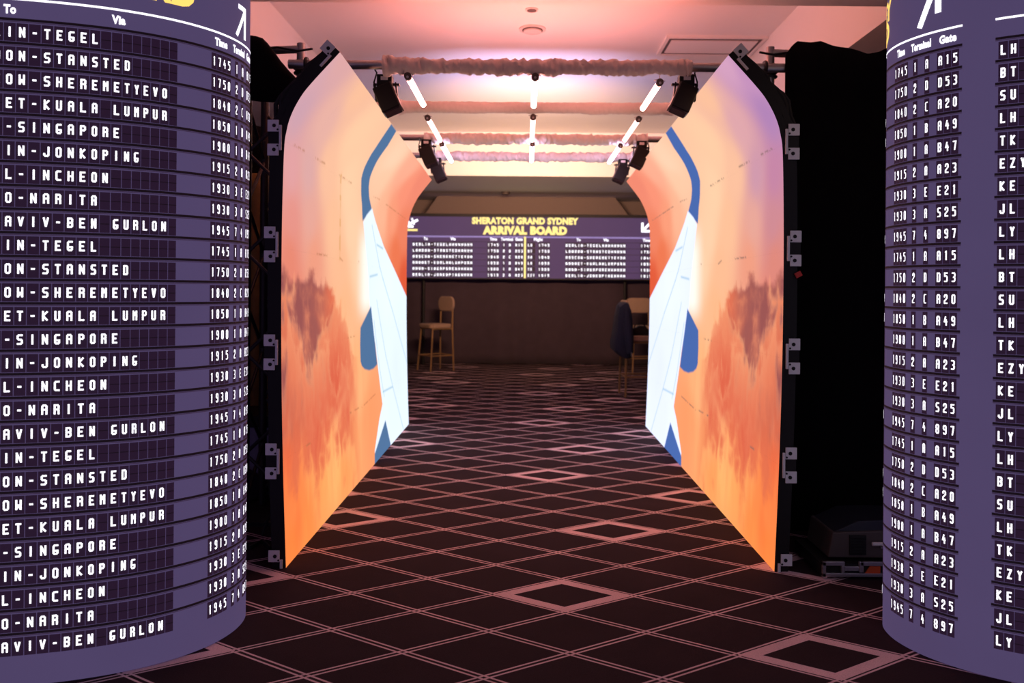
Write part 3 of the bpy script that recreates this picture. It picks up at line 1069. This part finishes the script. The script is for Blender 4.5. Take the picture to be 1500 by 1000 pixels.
sA, sB = PL.s_of_u(346.5, 20, 0.05, sL), PL.s_of_u(357.5, 20, 0.05, sL)
sT = PL.s_of_u(285, 5, 0.05, sL)
board_column('departure_board_column', PL, cmapL, 'curved violet departure column with white destination rows at the left edge of the photo',
             [(sA, 2.225, sB, 2.330, 0.016), (sB + 0.004, 2.225, sB + 0.004, 2.345, 0.018), (sA + 0.01, 2.337, sB + 0.008, 2.337, 0.018)], sT,
             [('ARRIVAL BOARD', 2.263, 0.082, 0.88, sT), ('SHERATON GRAND SYDNEY', 2.365, 0.070, 1.0, sT + 0.06)],
             [(-6, 33.4)], [(-6, 33.4), (36.6, 41)],
             [('To', 0.0, 1.0), ('Via', 9.0, 10.3), ('Time', 21.3, 23.8), ('Terminal', 25.2, 28.9), ('Gate', 29.8, 32.3)], True)
sA, sB = PR.s_of_u(1347.5, 20, sR0, sR0 + 1), PR.s_of_u(1374.5, 20, sR0, sR0 + 1)
sT = PR.s_of_u(1303.5, 40, sR0, sR0 + 0.6)
board_column('departure_board_column', PR, cmapR, 'curved violet departure column with times and gate numbers at the right edge of the photo',
             [(sA, 2.233, sB - 0.002, 2.385, 0.022), (sB, 2.268, sB, 2.40, 0.022), (sA + 0.01, 2.392, sB + 0.011, 2.392, 0.02)], sT,
             [('ARRIVAL BOARD', 2.244, 0.074, 0.80, sT), ('SHERATON GRAND SYDNEY', 2.325, 0.068, 0.95, sT + 0.02)],
             [(-5, 33.1), (36.8, 48)], [(-5, 33.1), (36.8, 48)],
             [('Time', 21.6, 23.9), ('Terminal', 25.4, 28.9), ('Gate', 30.1, 32.4)], True)

# ------------------------------------------------------------------ cross bars over the tunnel
BAR_Z = 2.492
BARS = [(4.30, 562, 1012, 'nearest'), (5.27, 584, 986, 'second'), (6.37, 622, 948, 'third'), (7.22, 640, 930, 'farthest')]


def ruched(x0, x1, y, z, seed, r=0.034, fold=1.0):
    rng = np.random.default_rng(seed)
    b = MB()
    n, m = int((x1 - x0) / 0.006), 18
    X = np.linspace(x0, x1, n)
    ph = rng.random(8) * 10
    vs_ = []
    for i, x in enumerate(X):
        endf = 1 + 0.35 * math.exp(-abs(x - x0) / 0.04) + 0.35 * math.exp(-abs(x1 - x) / 0.04)
        cuff = float(vnoise(np.array(x * 9 + ph[3]), np.array(ph[4])))
        for k in range(m):
            a = 2 * math.pi * k / m
            w = float(vnoise(np.array(x * 46 + ph[0] + 0.9 * math.sin(a)), np.array(a * 0.9 + ph[1])))
            w2 = float(vnoise(np.array(x * 90 + ph[2]), np.array(a * 1.7 + ph[5])))
            rr = r * endf * (0.92 + fold * (0.26 * (w - 0.4) + 0.16 * (w2 - 0.5)) + 0.16 * (cuff - 0.4))
            sag = 0.012 * (1 - math.sin(a)) * 0.5 * (0.6 + 0.8 * cuff)
            vs_.append((x, y + rr * math.cos(a), z + rr * math.sin(a) - sag))
    fs = []
    for i in range(n - 1):
        for k in range(m):
            a, c_ = i * m + k, i * m + (k + 1) % m
            fs.append((a, c_, c_ + m, a + m))
    fs += [tuple(range(m)), tuple(range((n - 1) * m, n * m))]
    b.add(vs_, fs)
    b.smooth = True
    return b


for i, (d, u0, u1, w) in enumerate(BARS):
    vv = AY - (BAR_Z - CAM_H) / d * F_PX
    x0, x1 = at(u0, vv, d).x, at(u1, vv, d).x
    lab = {'nearest': 'ruched white fabric on the nearest cross bar over the tunnel mouth', 'second': 'smooth white fabric on the second cross bar over the tunnel',
           'third': 'ruched pale fabric on the third cross bar over the tunnel', 'farthest': 'pale fabric on the farthest cross bar over the tunnel'}[w]
    e = empty('cross_bar', (0.04, d, BAR_Z), lab, 'cross bar', 'fabric covered bars over the tunnel')
    world_parent(MB().tube([(-1.28, d, BAR_Z), (1.40, d, BAR_Z)], 0.0245, 16).build('pipe', M['alu']), e)
    world_parent(ruched(x0, x1, d, BAR_Z, i + 3, r=0.036 if i != 1 else 0.035, fold=0.45 if i == 1 else 1.7).build('fabric_wrap', M['fabric']), e)
    for sx in (x0 + 0.02, x1 - 0.02):
        t_ = MB()
        t_.tube([(sx + 0.004 * math.sin(k), d + 0.044 * math.cos(k * math.pi / 5), BAR_Z - 0.004 + 0.044 * math.sin(k * math.pi / 5)) for k in range(11)], 0.004, 6)
        world_parent(t_.build('tie', M['white_label']), e)

# ------------------------------------------------------------------ tube lamps
TUBE_Z = 2.428


def tube_lamp(u, v, v_end, col, row):
    x, y = unroll(u, v)
    d0 = F_PX * (CAM_H - TUBE_Z) / y
    X = x * d0 / F_PX
    _, y2 = unroll(u, v_end)
    d1 = F_PX * (CAM_H - TUBE_Z) / y2
    side = {0: 'left', 1: 'middle', 2: 'right'}[col]
    rw = {0: 'nearest', 1: 'middle', 2: 'farthest'}[row]
    e = empty('tube_lamp', (X, (d0 + d1) / 2, TUBE_Z), f'glowing white tube lamp, {rw} of the {side} row over the tunnel', 'tube lamp', 'tube lamps between the cross bars')
    world_parent(MB().tube([(X, d0 + 0.03, TUBE_Z), (X, d1 - 0.015, TUBE_Z)], 0.0165, 16).build('lamp_tube', M['tube%d' % row]), e)
    c_ = world_parent(MB().tube([(X, d0, TUBE_Z), (X, d0 + 0.032, TUBE_Z)], 0.020, 16).build('end_cap', M['case']), e)
    k = world_parent(MB().tube([(X, d0 - 0.004, TUBE_Z - 0.006), (X, d0 + 0.001, TUBE_Z - 0.006)], 0.007, 8).build('socket', M['alu']), c_)
    k.matrix_parent_inverse = Matrix.Identity(4)
    world_parent(MB().tube([(X, d1 - 0.017, TUBE_Z), (X, d1, TUBE_Z)], 0.020, 16).build('end_cap', M['case']), e)
    h = MB()
    h.tube([(X - 0.03, d0 + 0.018, TUBE_Z + 0.012), (X, d0 + 0.018, TUBE_Z + 0.022), (X + 0.03, d0 + 0.018, TUBE_Z + 0.008)], 0.003, 6)
    h.tube([(X, d0 + 0.018, TUBE_Z + 0.02), (X, d0 + 0.018, BAR_Z - 0.02)], 0.0025, 6)
    world_parent(h.build('hanger', M['alu']), e)
    w = MB().tube([(X, d1 - 0.02, TUBE_Z + 0.018), (X, d1 - 0.02, BAR_Z - 0.02)], 0.0025, 6)
    world_parent(w.build('hanger', M['alu']), e)


for col, row, u, v, v2 in ((0, 0, 597, 111, 154), (0, 1, 626, 172, 206), (0, 2, 647, 211, 236), (1, 0, 784, 112, 156), (1, 1, 781, 171, 206), (1, 2, 780, 211, 236),
                           (2, 0, 967, 120, 160), (2, 1, 936, 174, 206), (2, 2, 909, 213, 238)):
    tube_lamp(u, v, v2, col, row)

# ------------------------------------------------------------------ flood lights clamped under the bars
def flood(u, v, d, side, label):
    c_ = at(u, v, d)
    e = empty('flood_light', c_, label, 'flood light', 'black flood lights under the bars')
    R = Matrix.Rotation(side * math.radians(24), 4, 'Y') @ Matrix.Rotation(math.radians(-8), 4, 'X')
    off = Vector((0, 0, 0))
    MB().box((-0.052, -0.045, -0.095), (0.052, 0.045, 0.055), R).build('housing', M['black_soft'], e, bevel=0.006)
    MB().box((-0.046, -0.040, -0.103), (0.046, 0.040, -0.0945), R).build('lens', M['lens'], e, bevel=0.002)
    MB().box((-side * 0.052 - 0.004, -0.046, -0.097), (-side * 0.052 + 0.004, 0.046, 0.05), R).build('painted_lit_side', M['case'], e)  # paler sheet imitating light on the inner side of the housing
    up = MB().box((-0.041, -0.035, 0.0), (0.041, 0.035, 0.115), Matrix.Translation((side * 0.008, 0.01, 0)))
    o = up.build('driver_box', M['black_soft'], e, bevel=0.004)
    MB().box((side * 0.008 - 0.019, -0.0275, 0.082), (side * 0.008 + 0.019, -0.0255, 0.102)).build('rating_label', M['white_label'], o)
    yk = MB()
    top = BAR_Z - c_.z
    yk.box((-0.07, -0.004, 0.060), (0.07, 0.022, 0.070))
    yk.box((side * 0.008 - 0.006, -0.012, 0.06), (side * 0.008 + 0.006, 0.012, top + 0.02), Matrix.Translation((0, 0.02, 0)))
    yk.box((-0.062, -0.006, -0.02), (-0.054, 0.022, 0.07), Matrix.Rotation(side * 0.12, 4, 'Y')).box((0.054, -0.006, -0.02), (0.062, 0.022, 0.07), Matrix.Rotation(side * 0.12, 4, 'Y'))
    yk.build('yoke', M['black'], e)
    cb = MB()
    s2 = side
    cb.tube([(s2 * 0.062, 0, 0.03), (s2 * 0.068, 0.0, 0.075), (s2 * 0.055, 0.01, 0.13), (s2 * 0.075, 0.01, top)], 0.0045, 8)
    cb.tube([(s2 * 0.058, 0, 0.02), (s2 * 0.066, 0, 0.065)], 0.008, 8)
    cb.build('power_cable', M['cable'], e)
    return e


flood(566, 141, 4.33, -1, 'black flood light under nearest bar beside left screen wall')
flood(1003, 141, 4.33, 1, 'black flood light under nearest bar beside right screen wall')
flood(626, 226, 6.34, -1, 'black flood light under third bar beside left screen wall')
flood(938, 228, 6.34, 1, 'black flood light under third bar beside right screen wall')
flood(641, 250, 7.19, -1, 'black flood light at far end of left screen wall, lowest on that side')
flood(911, 252, 7.19, 1, 'black flood light at far end of right screen wall, lowest on that side')


# ------------------------------------------------------------------ truss towers behind the walls
def truss_tower(side, label):
    xi = at(441, 97, 4.37).x if side < 0 else at(1128, 97, 4.37).x
    xo = xi + side * 0.29
    y0_, y1_ = 4.37, 4.66
    e = empty('truss_tower', ((xi + xo) / 2, (y0_ + y1_) / 2, 0), label, 'truss', 'towers carrying the cross bars')
    ztop = at(441, 64, 4.37).z
    for (x, y, z1) in ((xi, y0_, ztop), (xo, y0_, ztop - 0.03), (xi, y1_, ztop - 0.03), (xo, y1_, ztop - 0.03)):
        world_parent(MB().tube([(x, y, 0.02), (x, y, z1)], 0.0235, 14).build('chord', M['truss'] if (x, y) != (xi, y0_) else M['alu']), e)
    n = 8
    h = (2.3 - 0.1) / n
    for k in range(n):
        za, zb = 0.1 + k * h, 0.1 + (k + 1) * h
        if k % 2:
            za, zb = zb, za
        for A, B in (((xi, y0_, za), (xo, y0_, zb)), ((xi, y1_, zb), (xo, y1_, za)), ((xo, y0_, za), (xo, y1_, zb)), ((xi, y0_, zb), (xi, y1_, za))):
            world_parent(MB().tube([A, B], 0.010, 8).build('brace', M['truss']), e)
    world_parent(MB().box((min(xi, xo) - 0.08, y0_ - 0.08, 0), (max(xi, xo) + 0.08, y1_ + 0.08, 0.02)).build('base_plate', M['black']), e)
    world_parent(MB().tube([(xi, y0_, ztop - 0.03), (xo + side * 0.05, y0_, ztop - 0.045)], 0.0215, 14).build('top_pipe', M['alu']), e)
    ck = MB()
    for dz in (-0.03, 0.03):
        pts = [(xi + 0.033 * math.cos(a * math.pi / 6), y0_ + 0.033 * math.sin(a * math.pi / 6), BAR_Z + dz) for a in range(13)]
        ck.tube(pts, 0.008, 6)
    pts = [(xi - side * 0.05, 4.30 + 0.031 * math.cos(a * math.pi / 6), BAR_Z + 0.031 * math.sin(a * math.pi / 6)) for a in range(13)]
    ck.tube(pts, 0.010, 6)
    ck.box((xi - 0.03, 4.30, BAR_Z - 0.018), (xi + 0.03, y0_, BAR_Z + 0.018))
    world_parent(ck.build('pipe_clamp', M['truss']), e)
    cb = MB()
    cb.tube([(xi - side * 0.10, 4.22, BAR_Z + 0.06), (xi, 4.31, BAR_Z + 0.075), (xi + side * 0.12, 4.33, BAR_Z + 0.10), (xi + side * 0.3, 4.35, BAR_Z + 0.08)], 0.006, 6)
    cb.tube([(xi - side * 0.20, 4.2, BAR_Z - 0.0), (xi - side * 0.06, 4.25, BAR_Z - 0.04), (xi + side * 0.0, 4.33, BAR_Z - 0.16), (xi + side * 0.03, 4.33, BAR_Z - 0.34)], 0.008, 6)
    world_parent(cb.build('cable', M['cable']), e)
    return e


truss_tower(-1, 'dark metal truss tower behind left screen wall')
truss_tower(1, 'dark metal truss tower behind right screen wall')


# ------------------------------------------------------------------ drapes
def drape(name, label, x0, x1, y, ztop_fn, mat, amp=0.03, freq=7.0, seed=1, z0=0.01, cat='drape', axis='X', nz=14):
    b = MB()
    n = max(30, int(abs(x1 - x0) * 60))
    vs_ = []
    ph = seed * 3.7
    for i in range(n + 1):
        x = x0 + (x1 - x0) * i / n
        zt = ztop_fn(x)
        for j in range(nz + 1):
            k = j / nz
            z = z0 + (zt - z0) * k
            f = math.sin(x * freq * 2 * math.pi + ph + 1.3 * math.sin(x * 3.1)) + 0.5 * math.sin(x * freq * 4.3 + ph * 2 + k)
            off = amp * f * (0.45 + 0.55 * (1 - k))
            vs_.append((x, y + off, z) if axis == 'X' else (y + off, x, z))
    fs = []
    for i in range(n):
        for j in range(nz):
            a = i * (nz + 1) + j
            fs.append((a, a + nz + 1, a + nz + 2, a + 1))
    b.add(vs_, fs)
    b.smooth = True
    o = b.build(name, mat)
    md = o.modifiers.new('thickness', 'SOLIDIFY')
    md.thickness = 0.006
    return tag(o, label, cat)


def right_top(x):
    u = AX + x / 4.27 * F_PX
    v = np.interp(u, [1120, 1148, 1158, 1165, 1185, 1198, 1215, 1240, 1268, 1285, 1300, 1340], [90, 80, 66, 60, 63, 61, 66, 71, 79, 76, 68, 66])
    return at(u, v, 4.27).z


drape('masking_drape', 'tall black masking drape behind right screen wall', at(1150, 100, 4.27).x, 3.9, 4.27, right_top, M['drape'], 0.012, 5, 2)


drape('masking_drape', 'tall black masking drape at the far left behind left column', -4.5, -1.62, 5.6, lambda x: 2.42 + 0.03 * math.sin(x * 5), M['drape'], 0.02, 5, 4)
drape('gold_curtain', 'dim gold patterned curtain glimpsed through left truss tower', -2.2, -1.50, 5.35, lambda x: 2.05, M['gold_cloth'], 0.02, 6, 6, cat='curtain')
drape('backdrop_drape', 'wide dark backdrop drape under the arrival board', -5.0, 5.0, 13.62, lambda x: 2.42, M['backdrape'], 0.03, 1.6, 1)

# black cloth bundle slung over the left tower pipe
b = MB()
prof = [(360, 54), (366, 51.5), (376, 53), (385, 56), (392, 63), (402, 76), (412, 90), (424, 104), (434, 114), (438, 120), (430, 134), (418, 146), (400, 150), (380, 149), (360, 146), (345, 140), (335, 110), (345, 70)]
pp = [at(u, v, 4.21) for u, v in prof]
cx_, cz_ = sum(p.x for p in pp) / len(pp), sum(p.z for p in pp) / len(pp)
rings = []
for yy, sc in ((-0.05, 0.55), (-0.04, 0.82), (-0.02, 0.96), (0.0, 1.0), (0.02, 0.95), (0.035, 0.7)):
    rings.append([(cx_ + (p.x - cx_) * sc, 4.21 + yy, cz_ + (p.z - cz_) * sc) for p in pp])
n = len(pp)
b.add([q_ for r in rings for q_ in r], [(i * n + k, i * n + (k + 1) % n, (i + 1) * n + (k + 1) % n, (i + 1) * n + k) for i in range(5) for k in range(n)] + [tuple(range(n)), tuple(range(5 * n, 6 * n))])
b.smooth = True
tag(b.build('cloth_bundle', M['drape']), 'black cloth bundle slung from the pipe above left truss tower', 'cloth')

# ------------------------------------------------------------------ arrival board at the far end
BD = 13.30
e = empty('arrival_board', (0.04, BD, 1.47), 'long violet arrival board with yellow title at the far end', 'display board')
BT, BB = at(775, 318, BD).z, at(775, 407.5, BD).z
PXM = BD / F_PX


def bx(u):
    return (u - AX) * PXM


def bz(v):
    return CAM_H - (v - AY) * PXM


world_parent(MB().box((-3.6, BD, BB), (3.6, BD + 0.10, BT)).build('screen', M['far_bg']), e)
fr = MB()
fr.box((-3.64, BD - 0.01, BT), (3.64, BD + 0.14, BT + 0.05)).box((-3.64, BD - 0.004, BB - 0.02), (3.64, BD + 0.14, BB))
fr.box((-3.64, BD - 0.01, BB), (-3.6, BD + 0.14, BT)).box((3.6, BD - 0.01, BB), (3.64, BD + 0.14, BT))
world_parent(fr.build('frame', M['black']), e)
lg = MB()
for x in (-3.3, -1.7, 1.7, 3.3):
    world_parent(MB().tube([(x, BD + 0.17, 0), (x, BD + 0.17, BT)], 0.025, 10).build('support_post', M['black']), e)


def fword(mb_, txt, u0, u1, v, cap, bold=0.03):
    tv, tf, tw_ = text_mesh(txt, bold)
    k = (bx(u1) - bx(u0)) / tw_
    mb_.add([(bx(u0) + p[0] * k, BD - 0.004, bz(v) + p[1] * cap * PXM) for p in tv], tf)


ti = MB()
fword(ti, 'SHERATON GRAND SYDNEY', 690.5, 846.5, 327.8, 8.8, 0.062)
fword(ti, 'ARRIVAL BOARD', 706.5, 830, 342.6, 10.6, 0.075)
world_parent(ti.build('title_lettering', M['far_yellow']), e)
world_parent(MB().box((-3.6, BD - 0.004, bz(348.3)), (3.6, BD - 0.001, bz(346.0))).build('header_rule', M['far_rule']), e)
world_parent(MB().box((bx(767.2), BD - 0.008, bz(407.2)), (bx(770), BD - 0.005, bz(346.5))).build('yellow_bar', M['far_yellow']), e)
rl, tl, lt, hd = MB(), MB(), MB(), MB()
rng = random.Random(4)
rows_v = [(354.0, 363.0), (363.6, 372.4), (372.6, 381.4), (382.0, 390.6), (389.8, 398.0), (399.0, 407.2)]
rows_v = [(354.2 + 8.85 * r, 354.2 + 8.85 * (r + 1)) for r in range(6)]
CH = 'ABEGHNORSU8905'
for rep in (-2, -1, 0, 1, 2):
    o_ = rep * 224.0
    for r, (va, vb) in enumerate(rows_v):
        rl.box((bx(603 + o_), BD - 0.003, bz(va + 0.5)), (bx(805 + o_), BD - 0.001, bz(va)))
        k = r % 9
        for c0, tx, pitch in ((603.4, (PRE[k] + DEST[k]).replace(' ', 'N').ljust(20, 'H'), 4.44), (713.2, TIME[k], 4.4), (735.5, TER1[k], 4.4), (744.2, TER2[k], 4.4), (753.6, GATE[k], 4.2), (772, CODE[k], 3.9), (787.6, TIME[k], 4.4)):
            for i, ch in enumerate(tx):
                ua, ub = c0 + i * pitch + o_ + 0.3, c0 + (i + 1) * pitch + o_ - 0.3
                if bx(ua) < -3.55 or bx(ub) > 3.55:
                    continue
                tl.box((bx(ua), BD - 0.003, bz(vb - 0.7)), (bx(ub), BD - 0.001, bz(va + 1.2)))
                for qd in glyph_quads(ch, bx(ua + 0.65), bx(ub - 0.65), bz(vb - 2.1), bz(va + 2.6), 0.010):
                    lt.add([(p.x, BD - 0.005, p.y) for p in qd], [(0, 1, 2, 3)])
    for txt, ua, ub in (('To', 620, 626), ('Via', 659, 667), ('Time', 717, 727.5), ('Terminal', 733.2, 751), ('Gate', 754.2, 765), ('Flight', 781.5, 794.5)):
        if -3.5 < bx(ua + o_) < 3.5:
            fword(hd, txt, ua + o_, ub + o_, 352.4, 4.0, 0.04)
world_parent(rl.build('row_rules', M['board_line']), e)
o = world_parent(tl.build('flap_tiles', M['board_line']), e)
o['kind'] = 'stuff'
o = world_parent(lt.build('flap_lettering', M['board_white']), e)
o['kind'] = 'stuff'
world_parent(hd.build('header_lettering', M['board_white']), e)


def bar2(mb_, u0, v0, u1, v1, w):
    A, B = Vector((bx(u0), bz(v0))), Vector((bx(u1), bz(v1)))
    d = (B - A).normalized()
    nn = Vector((-d.y, d.x)) * w * PXM / 2
    q_ = [A - nn, B - nn, B + nn, A + nn]
    mb_.add([(p.x, BD - 0.005, p.y) for p in q_], [(0, 1, 2, 3)])


ar = MB()
bar2(ar, 940.3, 324.5, 940.3, 338.8, 3.4)
bar2(ar, 938.6, 337.2, 952.5, 337.2, 3.4)
bar2(ar, 941, 336.5, 955, 321.5, 3.4)
world_parent(ar.build('arrow_symbol', M['board_white']), e)
pl = MB()
bar2(pl, 596.5, 330.5, 611.5, 323.2, 3.6)
bar2(pl, 596.5, 333, 605, 333, 3.4)
bar2(pl, 597, 325.0, 601.5, 333, 3.0)
bar2(pl, 602.5, 320.8, 606, 330, 2.6)
bar2(pl, 588, 334, 600, 328.5, 4)
world_parent(pl.build('plane_symbol', M['board_white']), e)
ub = MB()
bar2(ub, 588, 338, 611, 338, 2.8)
world_parent(ub.build('plane_underline', M['far_yellow']), e)


# ------------------------------------------------------------------ bar stools
def rounded_pad(w, d, h, r, n=6):
    poly = []
    for cx2, cy2, a0 in ((w / 2 - r, d / 2 - r, 0), (-w / 2 + r, d / 2 - r, 90), (-w / 2 + r, -d / 2 + r, 180), (w / 2 - r, -d / 2 + r, 270)):
        for k in range(n + 1):
            a = math.radians(a0 + 90 * k / n)
            poly.append((cx2 + r * math.cos(a), cy2 + r * math.sin(a)))
    return poly


def bar_stool(loc, rz, label):
    """faces local -y; backrest on the +y side"""
    e_ = empty('bar_stool', loc, label, 'bar stool', 'tan bar stools beyond the tunnel', (0, 0, rz))
    MB().prism(rounded_pad(0.42, 0.40, 0, 0.09), 0.665, 0.735, 'Z').build('seat', M['pad'], e_, bevel=0.018)
    for sx in (-1, 1):
        MB().tube([(sx * 0.17, -0.15, 0.67), (sx * 0.20, -0.20, 0)], 0.013, 10).build('leg', M['wood'], e_)
        MB().tube([(sx * 0.165, 0.215, 1.10), (sx * 0.175, 0.205, 0.70), (sx * 0.20, 0.22, 0)], 0.013, 10).build('leg', M['wood'], e_)
        MB().tube([(sx * 0.175, -0.16, 0.655), (sx * 0.175, 0.205, 0.655)], 0.012, 8).build('seat_rail', M['wood'], e_)
        MB().tube([(sx * 0.193, -0.186, 0.24), (sx * 0.193, 0.215, 0.24)], 0.010, 8).build('stretcher', M['wood'], e_)
    MB().tube([(-0.193, -0.186, 0.24), (0.193, -0.186, 0.24)], 0.010, 8).build('footrest', M['wood'], e_)
    MB().tube([(-0.193, 0.215, 0.24), (0.193, 0.215, 0.24)], 0.010, 8).build('stretcher', M['wood'], e_)
    MB().tube([(-0.175, 0.205, 0.69), (0.175, 0.205, 0.69)], 0.012, 8).build('seat_rail', M['wood'], e_)
    poly = [(x_, z_ + 1.045) for x_, z_ in rounded_pad(0.44, 0.235, 0, 0.105)]
    MB().prism(poly, 0.185, 0.222, 'Y').build('backrest', M['pad'], e_, bevel=0.012)
    return e_


pL = onfloor(636, 543)
bar_stool((pL.x, pL.y + 0.1, 0), math.radians(-52), 'tan bar stool alone on the left beyond the tunnel')
bar_stool((1.43, 9.78, 0), math.radians(94), 'bar stool with navy jacket over its back, right of the tunnel exit')
bar_stool((at(941, 470, 12.3).x, 12.35, 0), math.radians(8), 'tan bar stool behind the jacket stool on the right')
# jacket over the back of the near stool
b = MB()
J = [(912, 441), (917, 443), (921, 452), (924, 470), (926, 492), (925, 508), (922, 523), (914, 524.5), (906, 521), (897.5, 513), (897, 503), (900, 485), (902, 462), (905, 446)]
jp = [at(u, v, 9.72) for u, v in J]
cx_, cz_ = sum(p.x for p in jp) / len(jp), sum(p.z for p in jp) / len(jp)
rings = []
for k, (yy, sc) in enumerate(((-0.29, 0.7), (-0.27, 0.93), (-0.2, 1.0), (0.0, 0.98), (0.2, 0.95), (0.25, 0.75))):
    rings.append([(cx_ + (p.x - cx_) * sc + 0.01 * math.sin(7 * i + k), 9.76 + yy, cz_ + (p.z - cz_) * sc + 0.008 * math.sin(5 * i + 2 * k)) for i, p in enumerate(jp)])
n = len(jp)
b.add([q_ for r in rings for q_ in r], [(i * n + k, i * n + (k + 1) % n, (i + 1) * n + (k + 1) % n, (i + 1) * n + k) for i in range(5) for k in range(n)] + [tuple(range(n)), tuple(range(5 * n, 6 * n))])
b.smooth = True
jk = empty('jacket', (cx_, 9.76, 0.6), 'dark navy jacket hung over the back of a bar stool', 'jacket')
body = world_parent(b.build('body', M['jacket']), jk)
sl = at(921, 490, 9.46)
world_parent(MB().tube([at(916, 452, 9.5), at(920, 475, 9.46), at(922, 500, 9.44), at(923, 517, 9.45)], 0.05, 10, radii=[0.035, 0.055, 0.05, 0.04]).build('sleeve', M['jacket']), jk)
world_parent(MB().cbox(at(925, 519, 9.40), (0.012, 0.01, 0.05)).build('zip_pull', M['alu']), jk)
# camera on the seat
cp = Vector((at(938, 487, 9.7).x, 9.70, 0.735))
cm = empty('camera_bag', cp, 'small black camera bag lying on the seat of the jacket stool', 'bag')
MB().prism([(-0.10, 0), (0.10, 0), (0.10, 0.075), (0.06, 0.10), (0.04, 0.12), (-0.03, 0.12), (-0.05, 0.10), (-0.10, 0.085)], -0.05, 0.05).build('body', M['black_soft'], cm, bevel=0.012)
MB().tube([(-0.08, 0, 0.09), (-0.06, -0.02, 0.135), (0.02, -0.03, 0.15), (0.08, -0.01, 0.085)], 0.008, 8).build('strap', M['black'], cm)

# ------------------------------------------------------------------ equipment on the floor
# right: haze machine on a metal tray
p0 = onfloor(1207, 850)
hx0, hy0 = p0.x, p0.y + 0.02
e = empty('equipment_tray', (hx0 + 0.25, hy0 + 0.18, 0), 'low metal-edged equipment tray with orange sticker beside right column', 'equipment tray')
tr = MB()
w_, d_ = 0.50, 0.36
MB().box((-w_ / 2, -d_ / 2 + 0.01, 0.012), (w_ / 2, d_ / 2, 0.066)).build('body', M['black'], e)
for (xa, xb, za, zb) in ((0, 0.5, 0.010, 0.026), (0, 0.10, 0.060, 0.078), (0.17, 0.5, 0.060, 0.078), (0, 0.016, 0.010, 0.078), (0.085, 0.10, 0.026, 0.06), (0.165, 0.185, 0.03, 0.078)):
    MB().box((xa - w_ / 2, -d_ / 2 - 0.004, za), (xb - w_ / 2, -d_ / 2 + 0.012, zb)).build('edge_profile', M['alu'], e, bevel=0.002, seg=1)
MB().box((0.10 - w_ / 2, -d_ / 2 - 0.001, 0.036), (0.165 - w_ / 2, -d_ / 2 + 0.011, 0.056)).build('latch', M['alu'], e, bevel=0.002, seg=1)
MB().prism([(0.195 - w_ / 2, 0.026), (0.262 - w_ / 2, 0.026), (0.262 - w_ / 2, 0.060), (0.218 - w_ / 2, 0.060)], -d_ / 2 + 0.004, -d_ / 2 + 0.0095).build('orange_sticker', M['orange'], e)
MB().tube([(-w_ / 2 + 0.012, -d_ / 2 - 0.002, 0.012), (-w_ / 2 + 0.012, -d_ / 2 + 0.02, 0.012)], 0.012, 12).build('corner_foot', M['alu'], e)
e2 = empty('haze_machine', (hx0 + 0.315, hy0 + 0.19, 0.078), 'dull brown-grey haze machine with grab handle standing on the metal tray', 'haze machine')
MB().prism([(-0.27, 0), (0.25, 0), (0.25, 0.12), (0.2, 0.135), (-0.25, 0.115)], -0.14, 0.14).build('housing', M['case'], e2, bevel=0.006)
MB().prism([(-0.24, 0.115), (0.24, 0.125), (0.19, 0.165), (-0.02, 0.170), (-0.13, 0.165)], -0.13, 0.13).build('lid', M['case_dark'], e2, bevel=0.004)
gr = MB().box((-0.175, -0.147, 0.015), (-0.100, -0.139, 0.105)).build('vent_grille', M['black'], e2)
for k in range(6):
    MB().box((-0.17, -0.150, 0.022 + k * 0.013), (-0.105, -0.1465, 0.027 + k * 0.013)).build('slat', M['black_soft'], gr)
MB().tube([(-0.078, -0.158, 0.070), (0.06, -0.158, 0.070)], 0.0085, 10).build('grab_handle', M['white_label'], e2)
MB().box((-0.035, -0.155, 0.048), (0.05, -0.139, 0.056)).build('handle_mount', M['alu'], e2)
# left: slate case and black wedge monitor behind the wall's end
e = empty('road_case', (-1.72, 5.02, 0), 'slate grey road case on the floor behind left column', 'road case')
MB().box((-0.34, -0.2, 0.03), (0.34, 0.2, 0.44)).build('body', M['grey'], e, bevel=0.006)
MB().box((-0.35, -0.21, 0.44), (0.35, 0.21, 0.51)).build('lid', M['black_soft'], e, bevel=0.006)
MB().box((-0.35, -0.21, 0.0), (0.35, 0.21, 0.03)).build('bottom_frame', M['black'], e)
tri = [at(u_, v_, 4.74) for u_, v_ in ((356, 706), (363, 706), (404, 731), (363, 755), (352, 756))]
zmin = min(p.z for p in tri)
e = empty('wedge_monitor', (tri[0].x, 4.80, 0), 'black wedge shaped floor monitor in front of the grey road case', 'floor monitor')
world_parent(MB().prism([(p.x, p.z - zmin) for p in tri], 4.72, 4.77).build('cabinet', M['black'], bevel=0.006), e)
cb = MB()
cb.tube([at(394, 703, 4.1), at(396, 730, 4.1), at(402, 745, 4.12), at(390, 765, 4.15), at(384, 785, 4.12)], 0.006, 6)
cb.tube([onfloor(365, 805) + Vector((0, 0, 0.01)), onfloor(380, 800) + Vector((0, 0.05, 0.012)), onfloor(396, 806) + Vector((0, 0, 0.012)), onfloor(410, 798) + Vector((0, 0, 0.012))], 0.010, 6)
tag(cb.build('floor_cable', M['cable']), 'black cable hanging and trailing on the floor behind left screen wall', 'cable')
